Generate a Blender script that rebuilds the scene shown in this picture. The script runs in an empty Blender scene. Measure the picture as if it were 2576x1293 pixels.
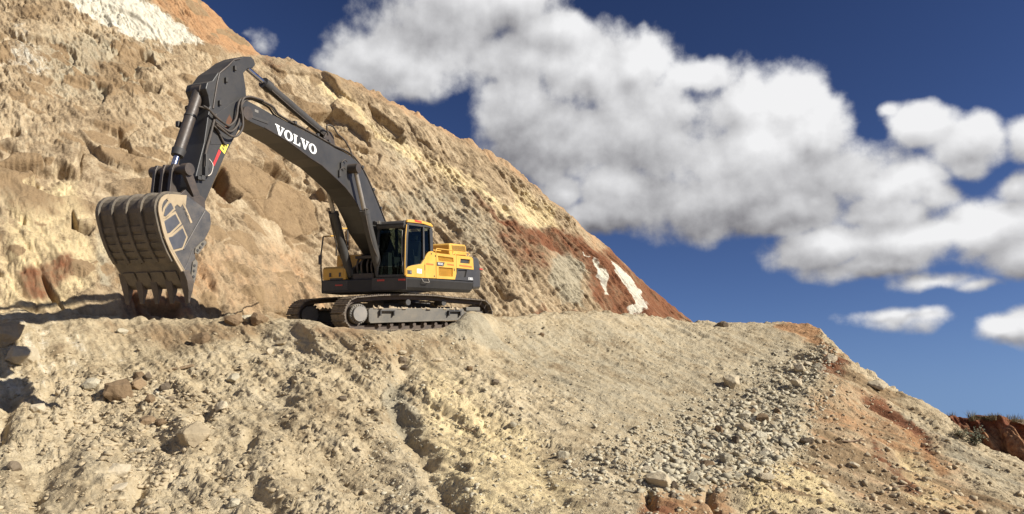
import bpy, bmesh, math, random
import numpy as np
from mathutils import Matrix, Vector
from mathutils.bvhtree import BVHTree

random.seed(7)
rng = np.random.default_rng(7)
SC = bpy.context.scene
COL = SC.collection

# ------------------------------------------------------------------ camera
FPX = 1700.3                       # focal length for a picture 2575 units wide
PITCH = math.atan(522 / 2225)
EYE = Vector((0.0, 0.0, 1.6))
cam_d = bpy.data.cameras.new('camera')
cam_d.sensor_width = 36.0
cam_d.lens = 2225 / 3370 * 36.0
cam_d.clip_start = 0.1
cam_d.clip_end = 6000
cam = bpy.data.objects.new('camera', cam_d)
cam.location = EYE
cam.rotation_euler = (math.pi / 2 + PITCH, 0, 0)
COL.objects.link(cam)
SC.camera = cam

SUN_DIR = Vector((0.785, -0.345, 0.515)).normalized()
SUN_EL = math.asin(SUN_DIR.z)
SUN_AZ = math.atan2(SUN_DIR.x, SUN_DIR.y)

SC.view_settings.view_transform = 'Standard'
SC.view_settings.look = 'None'
SC.view_settings.exposure = 0.8
SC.view_settings.gamma = 1.0
SC.view_settings.use_curve_mapping = False
SC.cycles.max_bounces = 6
SC.cycles.diffuse_bounces = 3
SC.cycles.glossy_bounces = 3
SC.cycles.caustics_reflective = False


def ray(px, py):
    x = (px - 1287.5) / FPX
    u = -(py - 646.5) / FPX
    c, s = math.cos(PITCH), math.sin(PITCH)
    return Vector((x, c - u * s, s + u * c))


def at(px, py, y):
    """the place at depth y seen in that direction"""
    d = ray(px, py)
    return EYE + d * (y / d.y)


def azel(px, py):
    d = ray(px, py).normalized()
    return math.atan2(d.x, d.y), math.asin(d.z)


def project(P):
    c, s = math.cos(PITCH), math.sin(PITCH)
    x = P[:, 0]
    z = P[:, 2] - EYE.z
    d = np.maximum(P[:, 1] * c + z * s, 0.5)
    u = -P[:, 1] * s + z * c
    return 1287.5 + FPX * x / d, 646.5 - FPX * u / d


# ------------------------------------------------------------------ node helper
class NT:
    def __init__(self, tree):
        self.t = tree
        self.n = tree.nodes
        self.l = tree.links

    def node(self, typ, **kw):
        nd = self.n.new(typ)
        for k, v in kw.items():
            setattr(nd, k, v)
        return nd

    def put(self, sock, v):
        if hasattr(v, 'is_linked') or isinstance(v, bpy.types.NodeSocket):
            self.l.new(v, sock)
        else:
            sock.default_value = v

    def math(self, op, a, b=None, c=None, clamp=False):
        nd = self.node('ShaderNodeMath', operation=op, use_clamp=clamp)
        self.put(nd.inputs[0], a)
        if b is not None:
            self.put(nd.inputs[1], b)
        if c is not None:
            self.put(nd.inputs[2], c)
        return nd.outputs[0]

    def vec(self, op, a, b=None):
        nd = self.node('ShaderNodeVectorMath', operation=op)
        self.put(nd.inputs[0], a)
        if b is not None:
            self.put(nd.inputs[3 if op == 'SCALE' else 1], b)
        return nd.outputs['Value'] if op in ('LENGTH', 'DOT_PRODUCT') else nd.outputs[0]

    def mapr(self, v, a, b, c=0.0, d=1.0, smooth=False):
        nd = self.node('ShaderNodeMapRange', interpolation_type='SMOOTHSTEP' if smooth else 'LINEAR')
        self.put(nd.inputs['Value'], v)
        for k, x in zip(('From Min', 'From Max', 'To Min', 'To Max'), (a, b, c, d)):
            self.put(nd.inputs[k], x)
        return nd.outputs[0]

    def mix(self, f, a, b, blend='MIX'):
        nd = self.node('ShaderNodeMix', data_type='RGBA', blend_type=blend)
        self.put(nd.inputs[0], f)
        self.put(nd.inputs[6], a if not isinstance(a, tuple) else (*a[:3], 1))
        self.put(nd.inputs[7], b if not isinstance(b, tuple) else (*b[:3], 1))
        return nd.outputs[2]

    def noise(self, vec, scale, detail=4, rough=0.55, dist=0.0, color=False, typ='FBM'):
        nd = self.node('ShaderNodeTexNoise', noise_type=typ)
        if vec is not None:
            self.put(nd.inputs['Vector'], vec)
        nd.inputs['Scale'].default_value = scale
        nd.inputs['Detail'].default_value = detail
        nd.inputs['Roughness'].default_value = rough
        nd.inputs['Distortion'].default_value = dist
        return nd.outputs['Color' if color else 'Fac']

    def voro(self, vec, scale, feature='F1', detail=0.0, out='Distance'):
        nd = self.node('ShaderNodeTexVoronoi', feature=feature)
        self.put(nd.inputs['Vector'], vec)
        nd.inputs['Scale'].default_value = scale
        nd.inputs['Detail'].default_value = detail
        return nd.outputs[out]


# ------------------------------------------------------------------ sky with clouds
CLOUDS = [  # direction of each billow (picture units) and its radii
    (1120, 50, 230, 150), (1000, 150, 200, 95), (1290, 20, 150, 110), (920, 180, 140, 55), (1050, 205, 105, 48), (1380, 90, 130, 80),
    (1290, 150, 130, 80), (1300, 262, 140, 105), (1470, 180, 200, 130), (1610, 160, 120, 95), (1400, 350, 250, 140), (1640, 310, 260, 170), (1850, 270, 190, 120),
    (1760, 200, 140, 80), (1975, 250, 130, 108), (2050, 340, 120, 130), (1880, 390, 250, 140), (1560, 480, 210, 120), (1800, 500, 330, 110),
    (1500, 530, 130, 68), (2120, 450, 190, 105), (2270, 460, 140, 85), (2360, 490, 75, 55), (1960, 540, 260, 75), (1420, 480, 90, 66), (2230, 540, 190, 70),
    (2080, 630, 220, 70), (2280, 600, 250, 95), (2470, 570, 170, 100), (2580, 640, 160, 80), (2180, 675, 230, 46),
    (2345, 716, 160, 34), (2450, 722, 75, 27),
    (2300, 310, 120, 66), (2440, 340, 140, 72), (2580, 330, 95, 66), (2550, 455, 75, 48), (2230, 285, 45, 28), (2430, 395, 70, 42),
    (2250, 805, 130, 28), (2340, 798, 90, 34), (2530, 840, 80, 42), (2600, 825, 75, 50),
    (655, 115, 50, 26), (610, 85, 40, 20)]


def build_world():
    w = bpy.data.worlds.new('World')
    SC.world = w
    w.use_nodes = True
    g = bpy.data.node_groups.new('cloud_field', 'ShaderNodeTree')
    g.interface.new_socket('P', in_out='INPUT', socket_type='NodeSocketVector')
    g.interface.new_socket('Dir', in_out='INPUT', socket_type='NodeSocketVector')
    g.interface.new_socket('D', in_out='OUTPUT', socket_type='NodeSocketFloat')
    T = NT(g)
    gi = T.node('NodeGroupInput')
    go = T.node('NodeGroupOutput')
    P = gi.outputs[0]
    w1 = T.noise(P, 7.0, 3, 0.5, color=True)
    wv = T.vec('SCALE', T.vec('SUBTRACT', w1, (0.5, 0.5, 0.5)), 0.05)
    Q = T.vec('ADD', P, wv)
    acc = None
    for (x, y, rx, ry) in CLOUDS:
        a, e = azel(x, y)
        d = T.vec('SUBTRACT', Q, (a, e, 0))
        # radii in angle at that place
        ax, _ = azel(x + rx, y)
        _, ey = azel(x, y - ry)
        d = T.vec('MULTIPLY', d, (0.90 / abs(ax - a), 0.90 / abs(ey - e), 0))
        v = T.math('SUBTRACT', 1.0, T.vec('LENGTH', d))
        v = T.math('MULTIPLY', v, min(1.0, 0.35 + ry / 110) if x > 700 else 0.22)
        acc = v if acc is None else T.math('SMOOTH_MAX', acc, v, 0.16)
    # the same kind of scattered cumulus over the rest of the sky
    sep = T.node('ShaderNodeSeparateXYZ')
    T.put(sep.inputs[0], P)
    m1 = T.mapr(T.math('ABSOLUTE', sep.outputs[0]), 0.74, 0.95)
    m2 = T.mapr(sep.outputs[1], 0.68, 0.85)
    m = T.math('MAXIMUM', m1, m2)
    far = T.math('MULTIPLY', T.math('SUBTRACT', T.noise(gi.outputs[1], 3.0, 3, 0.5), 0.505), 2.4)
    far = T.math('ADD', far, T.mapr(m, 0.0, 1.0, -3.0, 0.0))
    acc = T.math('MAXIMUM', acc, far)
    n1 = T.math('SUBTRACT', T.noise(P, 8.0, 3, 0.60), 0.5)
    vo = T.voro(Q, 15.0, 'SMOOTH_F1', 1.0)
    puff = T.math('SUBTRACT', 0.42, vo)
    n2 = T.math('SUBTRACT', T.noise(P, 26.0, 6, 0.62), 0.5)
    D = T.math('MULTIPLY_ADD', n2, 0.55, T.math('MULTIPLY_ADD', n1, 1.25, acc))
    D = T.math('MULTIPLY_ADD', puff, 0.28, D)
    T.put(go.inputs[0], D)

    t = NT(w.node_tree)
    t.n.clear()
    out = t.node('ShaderNodeOutputWorld')
    tc = t.node('ShaderNodeTexCoord')
    sp = t.node('ShaderNodeSeparateXYZ')
    t.put(sp.inputs[0], tc.outputs['Generated'])
    az = t.math('ARCTAN2', sp.outputs[0], sp.outputs[1])
    el = t.math('ARCSINE', sp.outputs[2])
    cb = t.node('ShaderNodeCombineXYZ')
    t.put(cb.inputs[0], az)
    t.put(cb.inputs[1], el)

    def field(dx, dy):
        n = t.node('ShaderNodeGroup')
        n.node_tree = g
        t.put(n.inputs[0], t.vec('ADD', cb.outputs[0], (dx, dy, 0)))
        t.put(n.inputs[1], t.vec('ADD', tc.outputs['Generated'], (dx, 0, dy)))
        return n.outputs
    D1 = field(0, 0)[0]
    D2 = field(0.010, 0.022)[0]
    D3 = field(0.022, 0.060)[0]
    alpha = t.mapr(D1, -0.05, 0.40, smooth=True)
    emb = t.math('SUBTRACT', D1, D2)
    # sunlit heads and shaded bases of the bank
    acc = None
    wq = t.vec('ADD', cb.outputs[0], t.vec('SCALE', t.vec('SUBTRACT', t.noise(cb.outputs[0], 8.0, 4, 0.6, color=True), (0.5, 0.5, 0.5)), 0.11))
    for (x, y, rx, ry, k) in ((1960, 290, 190, 190, .55), (1640, 190, 190, 110, .30), (1420, 200, 150, 90, .28), (1090, 170, 150, 80, .30), (2280, 430, 180, 70, .42), (2400, 560, 240, 70, .42),
                              (2120, 600, 150, 50, .30), (2330, 300, 180, 80, .30), (1500, 420, 150, 60, .18), (2340, 715, 190, 34, .32), (2320, 790, 150, 22, .36), (2540, 820, 110, 34, .42), (1230, 250, 110, 90, .18),
                              (1800, 440, 150, 50, .20), (1540, 560, 330, 50, -.24), (1900, 570, 330, 46, -.28), (1300, 370, 190, 70, -.26), (1000, 30, 170, 90, -.16), (1650, 480, 120, 40, -.16),
                              (2230, 690, 240, 26, -.24), (2250, 822, 150, 14, -.24), (2550, 868, 110, 22, -.30), (2070, 420, 110, 60, -.10)):
        a, e = azel(x, y)
        ax, _ = azel(x + rx, y)
        _, ey = azel(x, y - ry)
        d = t.vec('MULTIPLY', t.vec('SUBTRACT', wq, (a, e, 0)), (1 / abs(ax - a), 1 / abs(ey - e), 0))
        v = t.math('MULTIPLY', t.mapr(t.vec('LENGTH', d), 1.25, 0.0, smooth=True), k)
        acc = v if acc is None else t.math('ADD', acc, v)
    soft = t.noise(cb.outputs[0], 11.0, 5, 0.62)
    lit = t.math('MULTIPLY_ADD', t.math('SUBTRACT', soft, 0.5), 0.40, t.math('MULTIPLY_ADD', acc, 0.88, 0.635))
    lit = t.math('MULTIPLY_ADD', emb, 0.55, lit)
    lit = t.math('MULTIPLY_ADD', t.mapr(D3, -0.3, 0.7), -0.22, t.math('ADD', lit, 0.06), clamp=True)
    ccol = t.mix(lit, (0.20, 0.195, 0.215), (1.02, 1.02, 1.03))
    sky = t.node('ShaderNodeTexSky', sky_type='NISHITA')
    sky.sun_disc = False
    sky.sun_elevation = SUN_EL
    sky.sun_rotation = SUN_AZ
    sky.altitude = 1800
    sky.air_density = 1.0
    sky.dust_density = 0.12
    sky.ozone_density = 3.0
    bsky = t.node('ShaderNodeBackground')
    # deep, polarised-looking blue: one contrast curve over the whole dome
    gm = t.node('ShaderNodeGamma')
    ze = t.math('SQRT', t.math('MULTIPLY_ADD', sp.outputs[2], sp.outputs[2], 0.0115))     # no yellow band on the horizon
    cz = t.node('ShaderNodeCombineXYZ')
    t.put(cz.inputs[0], sp.outputs[0])
    t.put(cz.inputs[1], sp.outputs[1])
    t.put(cz.inputs[2], ze)
    t.put(sky.inputs['Vector'], t.vec('NORMALIZE', cz.outputs[0]))
    t.put(gm.inputs[0], t.vec('SCALE', sky.outputs[0], 0.087))
    gm.inputs[1].default_value = 1.5
    t.put(bsky.inputs[0], t.vec('MULTIPLY', gm.outputs[0], (1.62 / 0.087, 1.33 / 0.087, 1.38 / 0.087)))
    bsky.inputs[1].default_value = 0.05
    bcl = t.node('ShaderNodeBackground')
    t.put(bcl.inputs[0], ccol)
    bcl.inputs[1].default_value = 0.50
    mx = t.node('ShaderNodeMixShader')
    t.put(mx.inputs[0], alpha)
    t.put(mx.inputs[1], bsky.outputs[0])
    t.put(mx.inputs[2], bcl.outputs[0])
    t.put(out.inputs[0], mx.outputs[0])
    w.cycles.sampling_method = 'MANUAL'
    w.cycles.sample_map_resolution = 512


build_world()
sun_d = bpy.data.lights.new('sun', 'SUN')
sun_d.energy = 4.3
sun_d.angle = math.radians(0.53)
sun_d.color = (1.0, 0.95, 0.86)
sun = bpy.data.objects.new('sun', sun_d)
sun.rotation_euler = SUN_DIR.to_track_quat('Z', 'Y').to_euler()
COL.objects.link(sun)


# ------------------------------------------------------------------ numpy noise
def hsh(ix, iy, iz, seed):
    h = (ix.astype(np.uint32) * np.uint32(374761393) + iy.astype(np.uint32) * np.uint32(668265263)
         + iz.astype(np.uint32) * np.uint32(2147483647) + np.uint32((seed * 1274126177) & 0xffffffff))
    h ^= h >> np.uint32(13)
    h *= np.uint32(1274126177)
    h ^= h >> np.uint32(16)
    h *= np.uint32(2246822519)
    h ^= h >> np.uint32(13)
    return h


def u01(h):
    return (h & np.uint32(0xffff)).astype(np.float32) * np.float32(1 / 65535.0)


def vnoise(P, seed=0):
    P = P.astype(np.float32)
    I = np.floor(P).astype(np.int64)
    f = P - I
    f = f * f * f * (f * (f * 6 - 15) + 10)
    r = 0
    for dx in (0, 1):
        wx = f[:, 0] if dx else 1 - f[:, 0]
        for dy in (0, 1):
            wy = wx * (f[:, 1] if dy else 1 - f[:, 1])
            for dz in (0, 1):
                wz = wy * (f[:, 2] if dz else 1 - f[:, 2])
                r = r + wz * u01(hsh(I[:, 0] + dx, I[:, 1] + dy, I[:, 2] + dz, seed))
    return r * 2 - 1


def fbm(P, octv=4, gain=0.5, seed=0):
    a, r = 1.0, 0
    for o in range(octv):
        r = r + a * vnoise(P * (2.03 ** o) + 17.3 * o, seed + o)
        a *= gain
    return r


def cells(P, seed=0):
    """faceted cells: tilt plane + offset of the nearest cell, and distance to the border"""
    P = P.astype(np.float32)
    I = np.floor(P).astype(np.int64)
    n = len(P)
    f1 = np.full(n, 9, np.float32)
    f2 = np.full(n, 9, np.float32)
    pl = np.zeros(n, np.float32)
    of = np.zeros(n, np.float32)
    for dx in (-1, 0, 1):
        for dy in (-1, 0, 1):
            for dz in (-1, 0, 1):
                a, b, c = I[:, 0] + dx, I[:, 1] + dy, I[:, 2] + dz
                h = hsh(a, b, c, seed)
                h2 = h * np.uint32(2654435761) + np.uint32(12345)
                h2 ^= h2 >> np.uint32(15)
                ex = P[:, 0] - (a + 0.1 + 0.8 * u01(h))
                ey = P[:, 1] - (b + 0.1 + 0.8 * u01(h >> np.uint32(16)))
                ez = P[:, 2] - (c + 0.1 + 0.8 * u01(h2))
                d = ex * ex + ey * ey + ez * ez
                m = d < f1
                f2 = np.where(m, f1, np.minimum(f2, d))
                f1 = np.where(m, d, f1)
                g1 = u01(h2 >> np.uint32(8)) * 2 - 1
                g2 = u01(h2 >> np.uint32(4)) * 2 - 1
                g3 = u01(h2 >> np.uint32(12)) * 2 - 1
                pl = np.where(m, ex * g1 + ey * g2 + ez * g3, pl)
                of = np.where(m, g1 * g2 * 1.5 + g3 * 0.3, of)
    return pl, of, np.sqrt(f2) - np.sqrt(f1)


def pchip(x, Y, xs):
    x = np.asarray(x, float)
    h = np.diff(x)
    sh = (-1,) + (1,) * (Y.ndim - 1)
    d = np.diff(Y, axis=0) / h.reshape(sh)
    m = np.zeros_like(Y)
    w1 = (2 * h[1:] + h[:-1]).reshape(sh)
    w2 = (h[1:] + 2 * h[:-1]).reshape(sh)
    pr = d[:-1] * d[1:]
    with np.errstate(divide='ignore', invalid='ignore'):
        hm = (w1 + w2) / (w1 / d[:-1] + w2 / d[1:])
    m[1:-1] = np.where(pr > 0, hm, 0)
    m[0], m[-1] = d[0], d[-1]
    i = np.clip(np.searchsorted(x, xs, side='right') - 1, 0, len(x) - 2)
    t = ((xs - x[i]) / h[i]).reshape(sh)
    hh = h[i].reshape(sh)
    return ((1 + 2 * t) * (1 - t) ** 2 * Y[i] + t * (1 - t) ** 2 * hh * m[i]
            + t * t * (3 - 2 * t) * Y[i + 1] + t * t * (t - 1) * hh * m[i + 1])


def polydist(px, py, poly):
    """signed distance (positive inside) to a polygon in picture units"""
    n = len(poly)
    best = np.full(px.shape, 1e9)
    ins = np.zeros(px.shape, bool)
    for i in range(n):
        x0, y0 = poly[i]
        x1, y1 = poly[(i + 1) % n]
        dx, dy = x1 - x0, y1 - y0
        t = np.clip(((px - x0) * dx + (py - y0) * dy) / (dx * dx + dy * dy), 0, 1)
        best = np.minimum(best, np.hypot(px - x0 - t * dx, py - y0 - t * dy))
        c = ((y0 > py) != (y1 > py))
        xi = x0 + (py - y0) * dx / (dy if dy else 1e-9)
        ins ^= c & (px < xi)
    return np.where(ins, best, -best)


def linedist(px, py, pts):
    best = np.full(px.shape, 1e9)
    for (x0, y0), (x1, y1) in zip(pts[:-1], pts[1:]):
        dx, dy = x1 - x0, y1 - y0
        t = np.clip(((px - x0) * dx + (py - y0) * dy) / (dx * dx + dy * dy), 0, 1)
        best = np.minimum(best, np.hypot(px - x0 - t * dx, py - y0 - t * dy))
    return best


def sstep(v, a, b):
    t = np.clip((v - a) / (b - a), 0, 1)
    return t * t * (3 - 2 * t)


def grid_mesh(name, G, mat, attrs=None):
    R, C, _ = G.shape
    me = bpy.data.meshes.new(name)
    me.vertices.add(R * C)
    me.vertices.foreach_set('co', G.reshape(-1).astype(np.float32))
    i = np.arange(R * C).reshape(R, C)
    q = np.stack([i[:-1, :-1], i[:-1, 1:], i[1:, 1:], i[1:, :-1]], -1).reshape(-1, 4)
    nf = len(q)
    me.loops.add(nf * 4)
    me.loops.foreach_set('vertex_index', q.reshape(-1).astype(np.int32))
    me.polygons.add(nf)
    me.polygons.foreach_set('loop_start', np.arange(0, nf * 4, 4, dtype=np.int32))
    me.polygons.foreach_set('use_smooth', np.ones(nf, bool))
    for k, (v, ty) in (attrs or {}).items():
        at_ = me.attributes.new(k, ty, 'POINT')
        at_.data.foreach_set('color' if ty == 'FLOAT_COLOR' else 'vector', v.reshape(-1).astype(np.float32))
    me.materials.append(mat)
    me.update()
    me.validate()
    o = bpy.data.objects.new(name, me)
    COL.objects.link(o)
    return o


def soften(A):
    for ax in (0, 1):
        A = 0.5 * A + 0.25 * (np.roll(A, 1, ax) + np.roll(A, -1, ax))
    return A


def gnormals(G):
    du = np.gradient(G, axis=1)
    dv = np.gradient(G, axis=0)
    n = np.cross(du, dv)
    n /= np.linalg.norm(n, axis=-1, keepdims=True) + 1e-9
    return n


# ------------------------------------------------------------------ earth material
def earth_material(name, dark, mid, pale, bump_s=1.0):
    m = bpy.data.materials.new(name)
    m.use_nodes = True
    t = NT(m.node_tree)
    t.n.clear()
    out = t.node('ShaderNodeOutputMaterial')
    bs = t.node('ShaderNodeBsdfPrincipled')
    tc = t.node('ShaderNodeTexCoord').outputs['Object']
    fl = t.node('ShaderNodeAttribute', attribute_name='flow').outputs['Vector']
    a1 = t.node('ShaderNodeAttribute', attribute_name='strata')
    a2 = t.node('ShaderNodeAttribute', attribute_name='tint')
    s1 = t.node('ShaderNodeSeparateColor')
    t.put(s1.inputs[0], a1.outputs['Color'])
    s2 = t.node('ShaderNodeSeparateColor')
    t.put(s2.inputs[0], a2.outputs['Color'])
    big = t.noise(tc, 0.33, 5, 0.6)
    med = t.noise(tc, 2.1, 6, 0.65, 0.3)
    fin = t.noise(tc, 14.0, 5, 0.7)
    stk = t.noise(fl, 1.0, 6, 0.65)
    v = t.math('MULTIPLY_ADD', big, 0.35, t.math('MULTIPLY_ADD', med, 0.45, t.math('MULTIPLY_ADD', stk, 0.35, t.math('MULTIPLY', fin, 0.30))))
    cr = t.node('ShaderNodeValToRGB')
    e = cr.color_ramp.elements
    e[0].position, e[0].color = 0.595, (*dark, 1)
    e[1].position, e[1].color = 0.86, (*pale, 1)
    x = e.new(0.715)
    x.color = (*mid, 1)
    t.put(cr.inputs[0], v)
    col = cr.outputs[0]
    brk = t.math('MULTIPLY_ADD', stk, 0.8, t.math('MULTIPLY_ADD', med, 0.7, t.math('MULTIPLY', fin, 0.35)))   # about 0.93 on average

    def layer(col, mask, c0, c1, sharp=0.28):
        f = t.math('MULTIPLY_ADD', t.math('SUBTRACT', brk, 0.93), 1.5, mask)
        f = t.mapr(f, 0.5 - sharp, 0.5 + sharp, smooth=True)
        f = t.math('MULTIPLY', f, t.mapr(mask, 0.0, 0.15))
        cc = t.mix(t.mapr(t.math('ADD', fin, med), 0.7, 1.3), c0, c1)
        return t.mix(f, col, cc)
    col = layer(col, s1.outputs[2], (0.25, 0.212, 0.145), (0.42, 0.365, 0.255), 0.4)       # grey
    col = layer(col, s2.outputs[1], (0.52, 0.40, 0.21), (0.70, 0.57, 0.33), 0.4)        # cream
    col = layer(col, s2.outputs[0], (0.28, 0.145, 0.068), (0.46, 0.275, 0.140), 0.4)      # orange
    col = layer(col, s2.outputs[2], (0.20, 0.135, 0.075), (0.32, 0.225, 0.125), 0.25)     # brown rock
    col = layer(col, s1.outputs[0], (0.105, 0.040, 0.021), (0.25, 0.112, 0.056), 0.36)    # rust
    col = layer(col, s1.outputs[1], (0.46, 0.42, 0.32), (0.66, 0.62, 0.51), 0.25)        # white
    t.put(bs.inputs['Base Color'], col)
    bs.inputs['Roughness'].default_value = 0.95
    bs.inputs['Specular IOR Level'].default_value = 0.15
    peb = t.voro(tc, 7.0, 'F1', 3.0)
    b1 = t.node('ShaderNodeBump')
    b1.inputs['Strength'].default_value = 0.8 * bump_s
    b1.inputs['Distance'].default_value = 0.07
    calm = t.mapr(t.noise(tc, 0.7, 3, 0.6, 0.4), 0.42, 0.58, 0.25, 1.0)      # powdery places between rough ones
    hgt = t.math('MULTIPLY_ADD', fin, 0.55, t.math('MULTIPLY_ADD', med, 0.8, t.math('MULTIPLY', peb, -0.45)))
    t.put(b1.inputs['Height'], t.math('MULTIPLY', hgt, calm))
    b2 = t.node('ShaderNodeBump')
    b2.inputs['Strength'].default_value = 0.8 * bump_s
    b2.inputs['Distance'].default_value = 0.03
    t.put(b2.inputs['Height'], t.noise(tc, 34.0, 4, 0.75))
    t.put(b2.inputs['Normal'], b1.outputs[0])
    t.put(bs.inputs['Normal'], b2.outputs[0])
    t.put(out.inputs[0], bs.outputs[0])
    return m


M_HILL = earth_material('cut_earth', (0.150, 0.105, 0.061), (0.335, 0.250, 0.152), (0.52, 0.42, 0.275))
M_GROUND = earth_material('spoil_earth', (0.255, 0.190, 0.112), (0.435, 0.350, 0.220), (0.545, 0.455, 0.305))

# machine pose (needed early: the bench lies in the plane of its tracks)
MH = np.array([[-0.33481856, 0.94215074, -0.01576415], [-0.92977714, -0.33304535, -0.15682876], [-0.15300651, -0.03785203, 0.98749999]])
MT_IN = np.array([[0.88817064, 0.4588638, -0.02443218], [-0.45900082, 0.88843584, 0.0], [0.02170642, 0.01121439, 0.99970149]])
MTW = MH @ MT_IN
TPOS = np.array([-3.68779, 21.04395, 2.57157 + 1.6])
BN = MTW[:, 2]                                   # normal of the bench under the tracks


def bench_z(x, y):
    return TPOS[2] - (BN[0] * (x - TPOS[0]) + BN[1] * (y - TPOS[1])) / BN[2]


# ------------------------------------------------------------------ the cut face of the hill
def build_hill():
    cols = [(-700, 800, 14, -380, 24), (-300, 802, 16.5, -330, 28), (0, 805, 17.4, -250, 30.5), (250, 806, 18.7, -150, 32),
            (490, 812, 20.3, 0, 32.6), (650, 818, 22.2, 122, 33.0), (740, 818, 24.5, 152, 33.0), (880, 812, 26, 205, 34),
            (1050, 808, 27.5, 290, 35), (1240, 805, 29, 392, 36), (1420, 800, 31, 527, 37), (1570, 812, 33, 662, 37.5),
            (1680, 825, 35.5, 768, 38), (1740, 862, 37.2, 820, 38.3), (1800, 905, 37.6, 872, 38.6), (1900, 960, 37.8, 935, 39)]
    ts = [0, .2, .4, .6, .8, 1.0]
    rows = []
    for t in ts:
        r = []
        for (px, fy, fd, cy, cd) in cols:
            a, b = at(px, fy, fd), at(px, cy, cd)
            p = a.lerp(b, t)
            k = max(0, 1 - max(0, px - 500) / 900)
            p.y += 0.9 * k * math.sin(math.pi * t) * (1 if t < .7 else .5)
            r.append(p)
        rows.append(r)
    crest = rows[-1]
    for dy, dz in ((1.2, 0.25), (6, 0.0), (14, -3.0)):
        rows.append([p + Vector((0, dy, dz)) for p in crest])
    rows.append([Vector((p.x * 1.2, p.y + 45, -10)) for p in crest])
    under = [Vector((p.x, p.y - 0.5, p.z - 1.5)) for p in rows[0]]
    rows.insert(0, under)
    G = np.array([[tuple(p) for p in r] for r in rows])
    rv = np.array([-0.12] + ts + [1.03, 1.15, 1.35, 1.9])
    us = np.concatenate([np.linspace(-700, -110, 60)[:-1], np.linspace(-110, 1760, 900), np.linspace(1760, 1900, 20)[1:]])
    vs = np.concatenate([np.linspace(-0.12, 0, 8)[:-1], np.linspace(0, 1, 430), np.linspace(1, 1.15, 22)[1:], np.linspace(1.15, 1.9, 16)[1:]])
    G = pchip(rv, G, vs)
    G = np.swapaxes(pchip(np.array([c[0] for c in cols], float), np.swapaxes(G, 0, 1), us), 0, 1)
    R, C, _ = G.shape
    N = gnormals(G)
    P = G.reshape(-1, 3)
    NN = N.reshape(-1, 3)
    px, py = project(P)
    V = np.repeat(vs, C)
    back = sstep(V, 1.0, 1.08)
    crestk = 1 - 0.62 * sstep(np.abs(V - 1.0) * -1, -0.10, -0.0)
    S = np.array([0.62, -0.25, -0.75]); S /= np.linalg.norm(S)
    Nm = np.array([0.22, -0.72, 0.62]); Nm /= np.linalg.norm(Nm)
    X = np.cross(Nm, S); X /= np.linalg.norm(X)
    Nm = np.cross(S, X)
    q = np.stack([P @ S, P @ X, P @ Nm], 1)
    warp = np.stack([fbm(P * 0.35, 3, seed=40), fbm(P * 0.35, 3, seed=50), fbm(P * 0.35, 3, seed=60)], 1)
    left = 1 - sstep(px, 620, 1150)
    rocky = np.clip(left * sstep(py, -250, 60) * (1 - 0.75 * sstep(py, 560, 680)) + 0.25 * (1 - sstep(px, 1250, 1500)), 0, 1)
    rk2 = sstep(fbm(P * 0.22, 3, seed=5), -0.25, 0.45)
    rocky = rocky * (0.25 + 0.75 * rk2)
    streak = sstep(px, 850, 1250) + (1 - sstep(px, 850, 1250)) * sstep(py, 560, 680) * 0.8 + 0.25
    d = 0.36 * fbm(P * 0.16, 3, seed=1)
    Ps = q * np.array([0.10, 0.75, 0.4]) + warp * 0.15
    d += streak * 0.09 * fbm(Ps, 4, seed=11)
    d += streak * 0.07 * fbm(q * np.array([0.35, 2.6, 1.0]) + warp * 0.3, 3, seed=19)
    # slabs of rock: cells flattened along the bedding
    B = np.array([[0.92, 0.0, -0.39], [0.0, 1.0, 0.0], [0.39, 0.0, 0.92]])
    Pb = P @ B.T + warp * 0.5
    pl, of, ed = cells(Pb * np.array([0.38, 0.5, 0.85]), 3)
    d += rocky * (0.34 * pl + 0.30 * of) - rocky * 0.20 * (1 - sstep(ed, 0, 0.07))
    brown = rocky * (of > 0.12) * sstep(ed, 0.0, 0.06)
    pl, of, ed = cells(Pb * np.array([1.0, 1.2, 2.0]) + 5, 4)
    d += (0.010 + 0.085 * rocky) * (0.8 * pl + 0.55 * of) - 0.05 * rocky * (1 - sstep(ed, 0, 0.08))
    brown = np.maximum(brown, (0.25 + 0.75 * left) * 0.8 * (of > 0.45) * sstep(ed, 0.0, 0.08) * sstep(py, -100, 60))
    d = soften(d.reshape(R, C)).reshape(-1)
    hr = (0.42 + 0.85 * sstep(fbm(q * np.array([0.10, 0.45, 0.3]) + warp * 0.2, 3, seed=29), -0.25, 0.30)) * (1 - 0.6 * brown) * (1 - 0.55 * (1 - sstep(px, 200, 480)) * sstep(py, 230, 380))
    base_d = d.copy()
    pl, of, ed = cells(q * np.array([1.5, 3.6, 3.0]) + warp * 0.4 + 9, 5)
    d += (0.026 + 0.040 * rocky) * (pl + 0.7 * of) - 0.02 * left * (1 - sstep(ed, 0, 0.12)) * (of > 0.1)
    d += (0.3 + streak) * 0.06 * fbm(q * np.array([1.0, 7.0, 3.0]) + warp * 0.5, 3, 0.6, seed=23)
    d += 0.022 * fbm(P * 3.0, 3, 0.6, seed=24)
    sp_ = fbm(q * np.array([2.2, 5.5, 4.0]) + 3, 3, 0.6, seed=27)
    d -= (0.025 + 0.05 * left) * sstep(sp_, 0.38, 0.62)          # small pits and broken ledges
    d += 0.04 * sstep(-sp_, 0.38, 0.75)
    pl, of, ed = cells(q * np.array([4.5, 8.0, 8.0]), 6)
    d += 0.026 * (pl + of)
    d = base_d + (d - base_d) * hr
    low = sstep(py, 560, 660) * (1 - sstep(px, 850, 1050))
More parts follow.
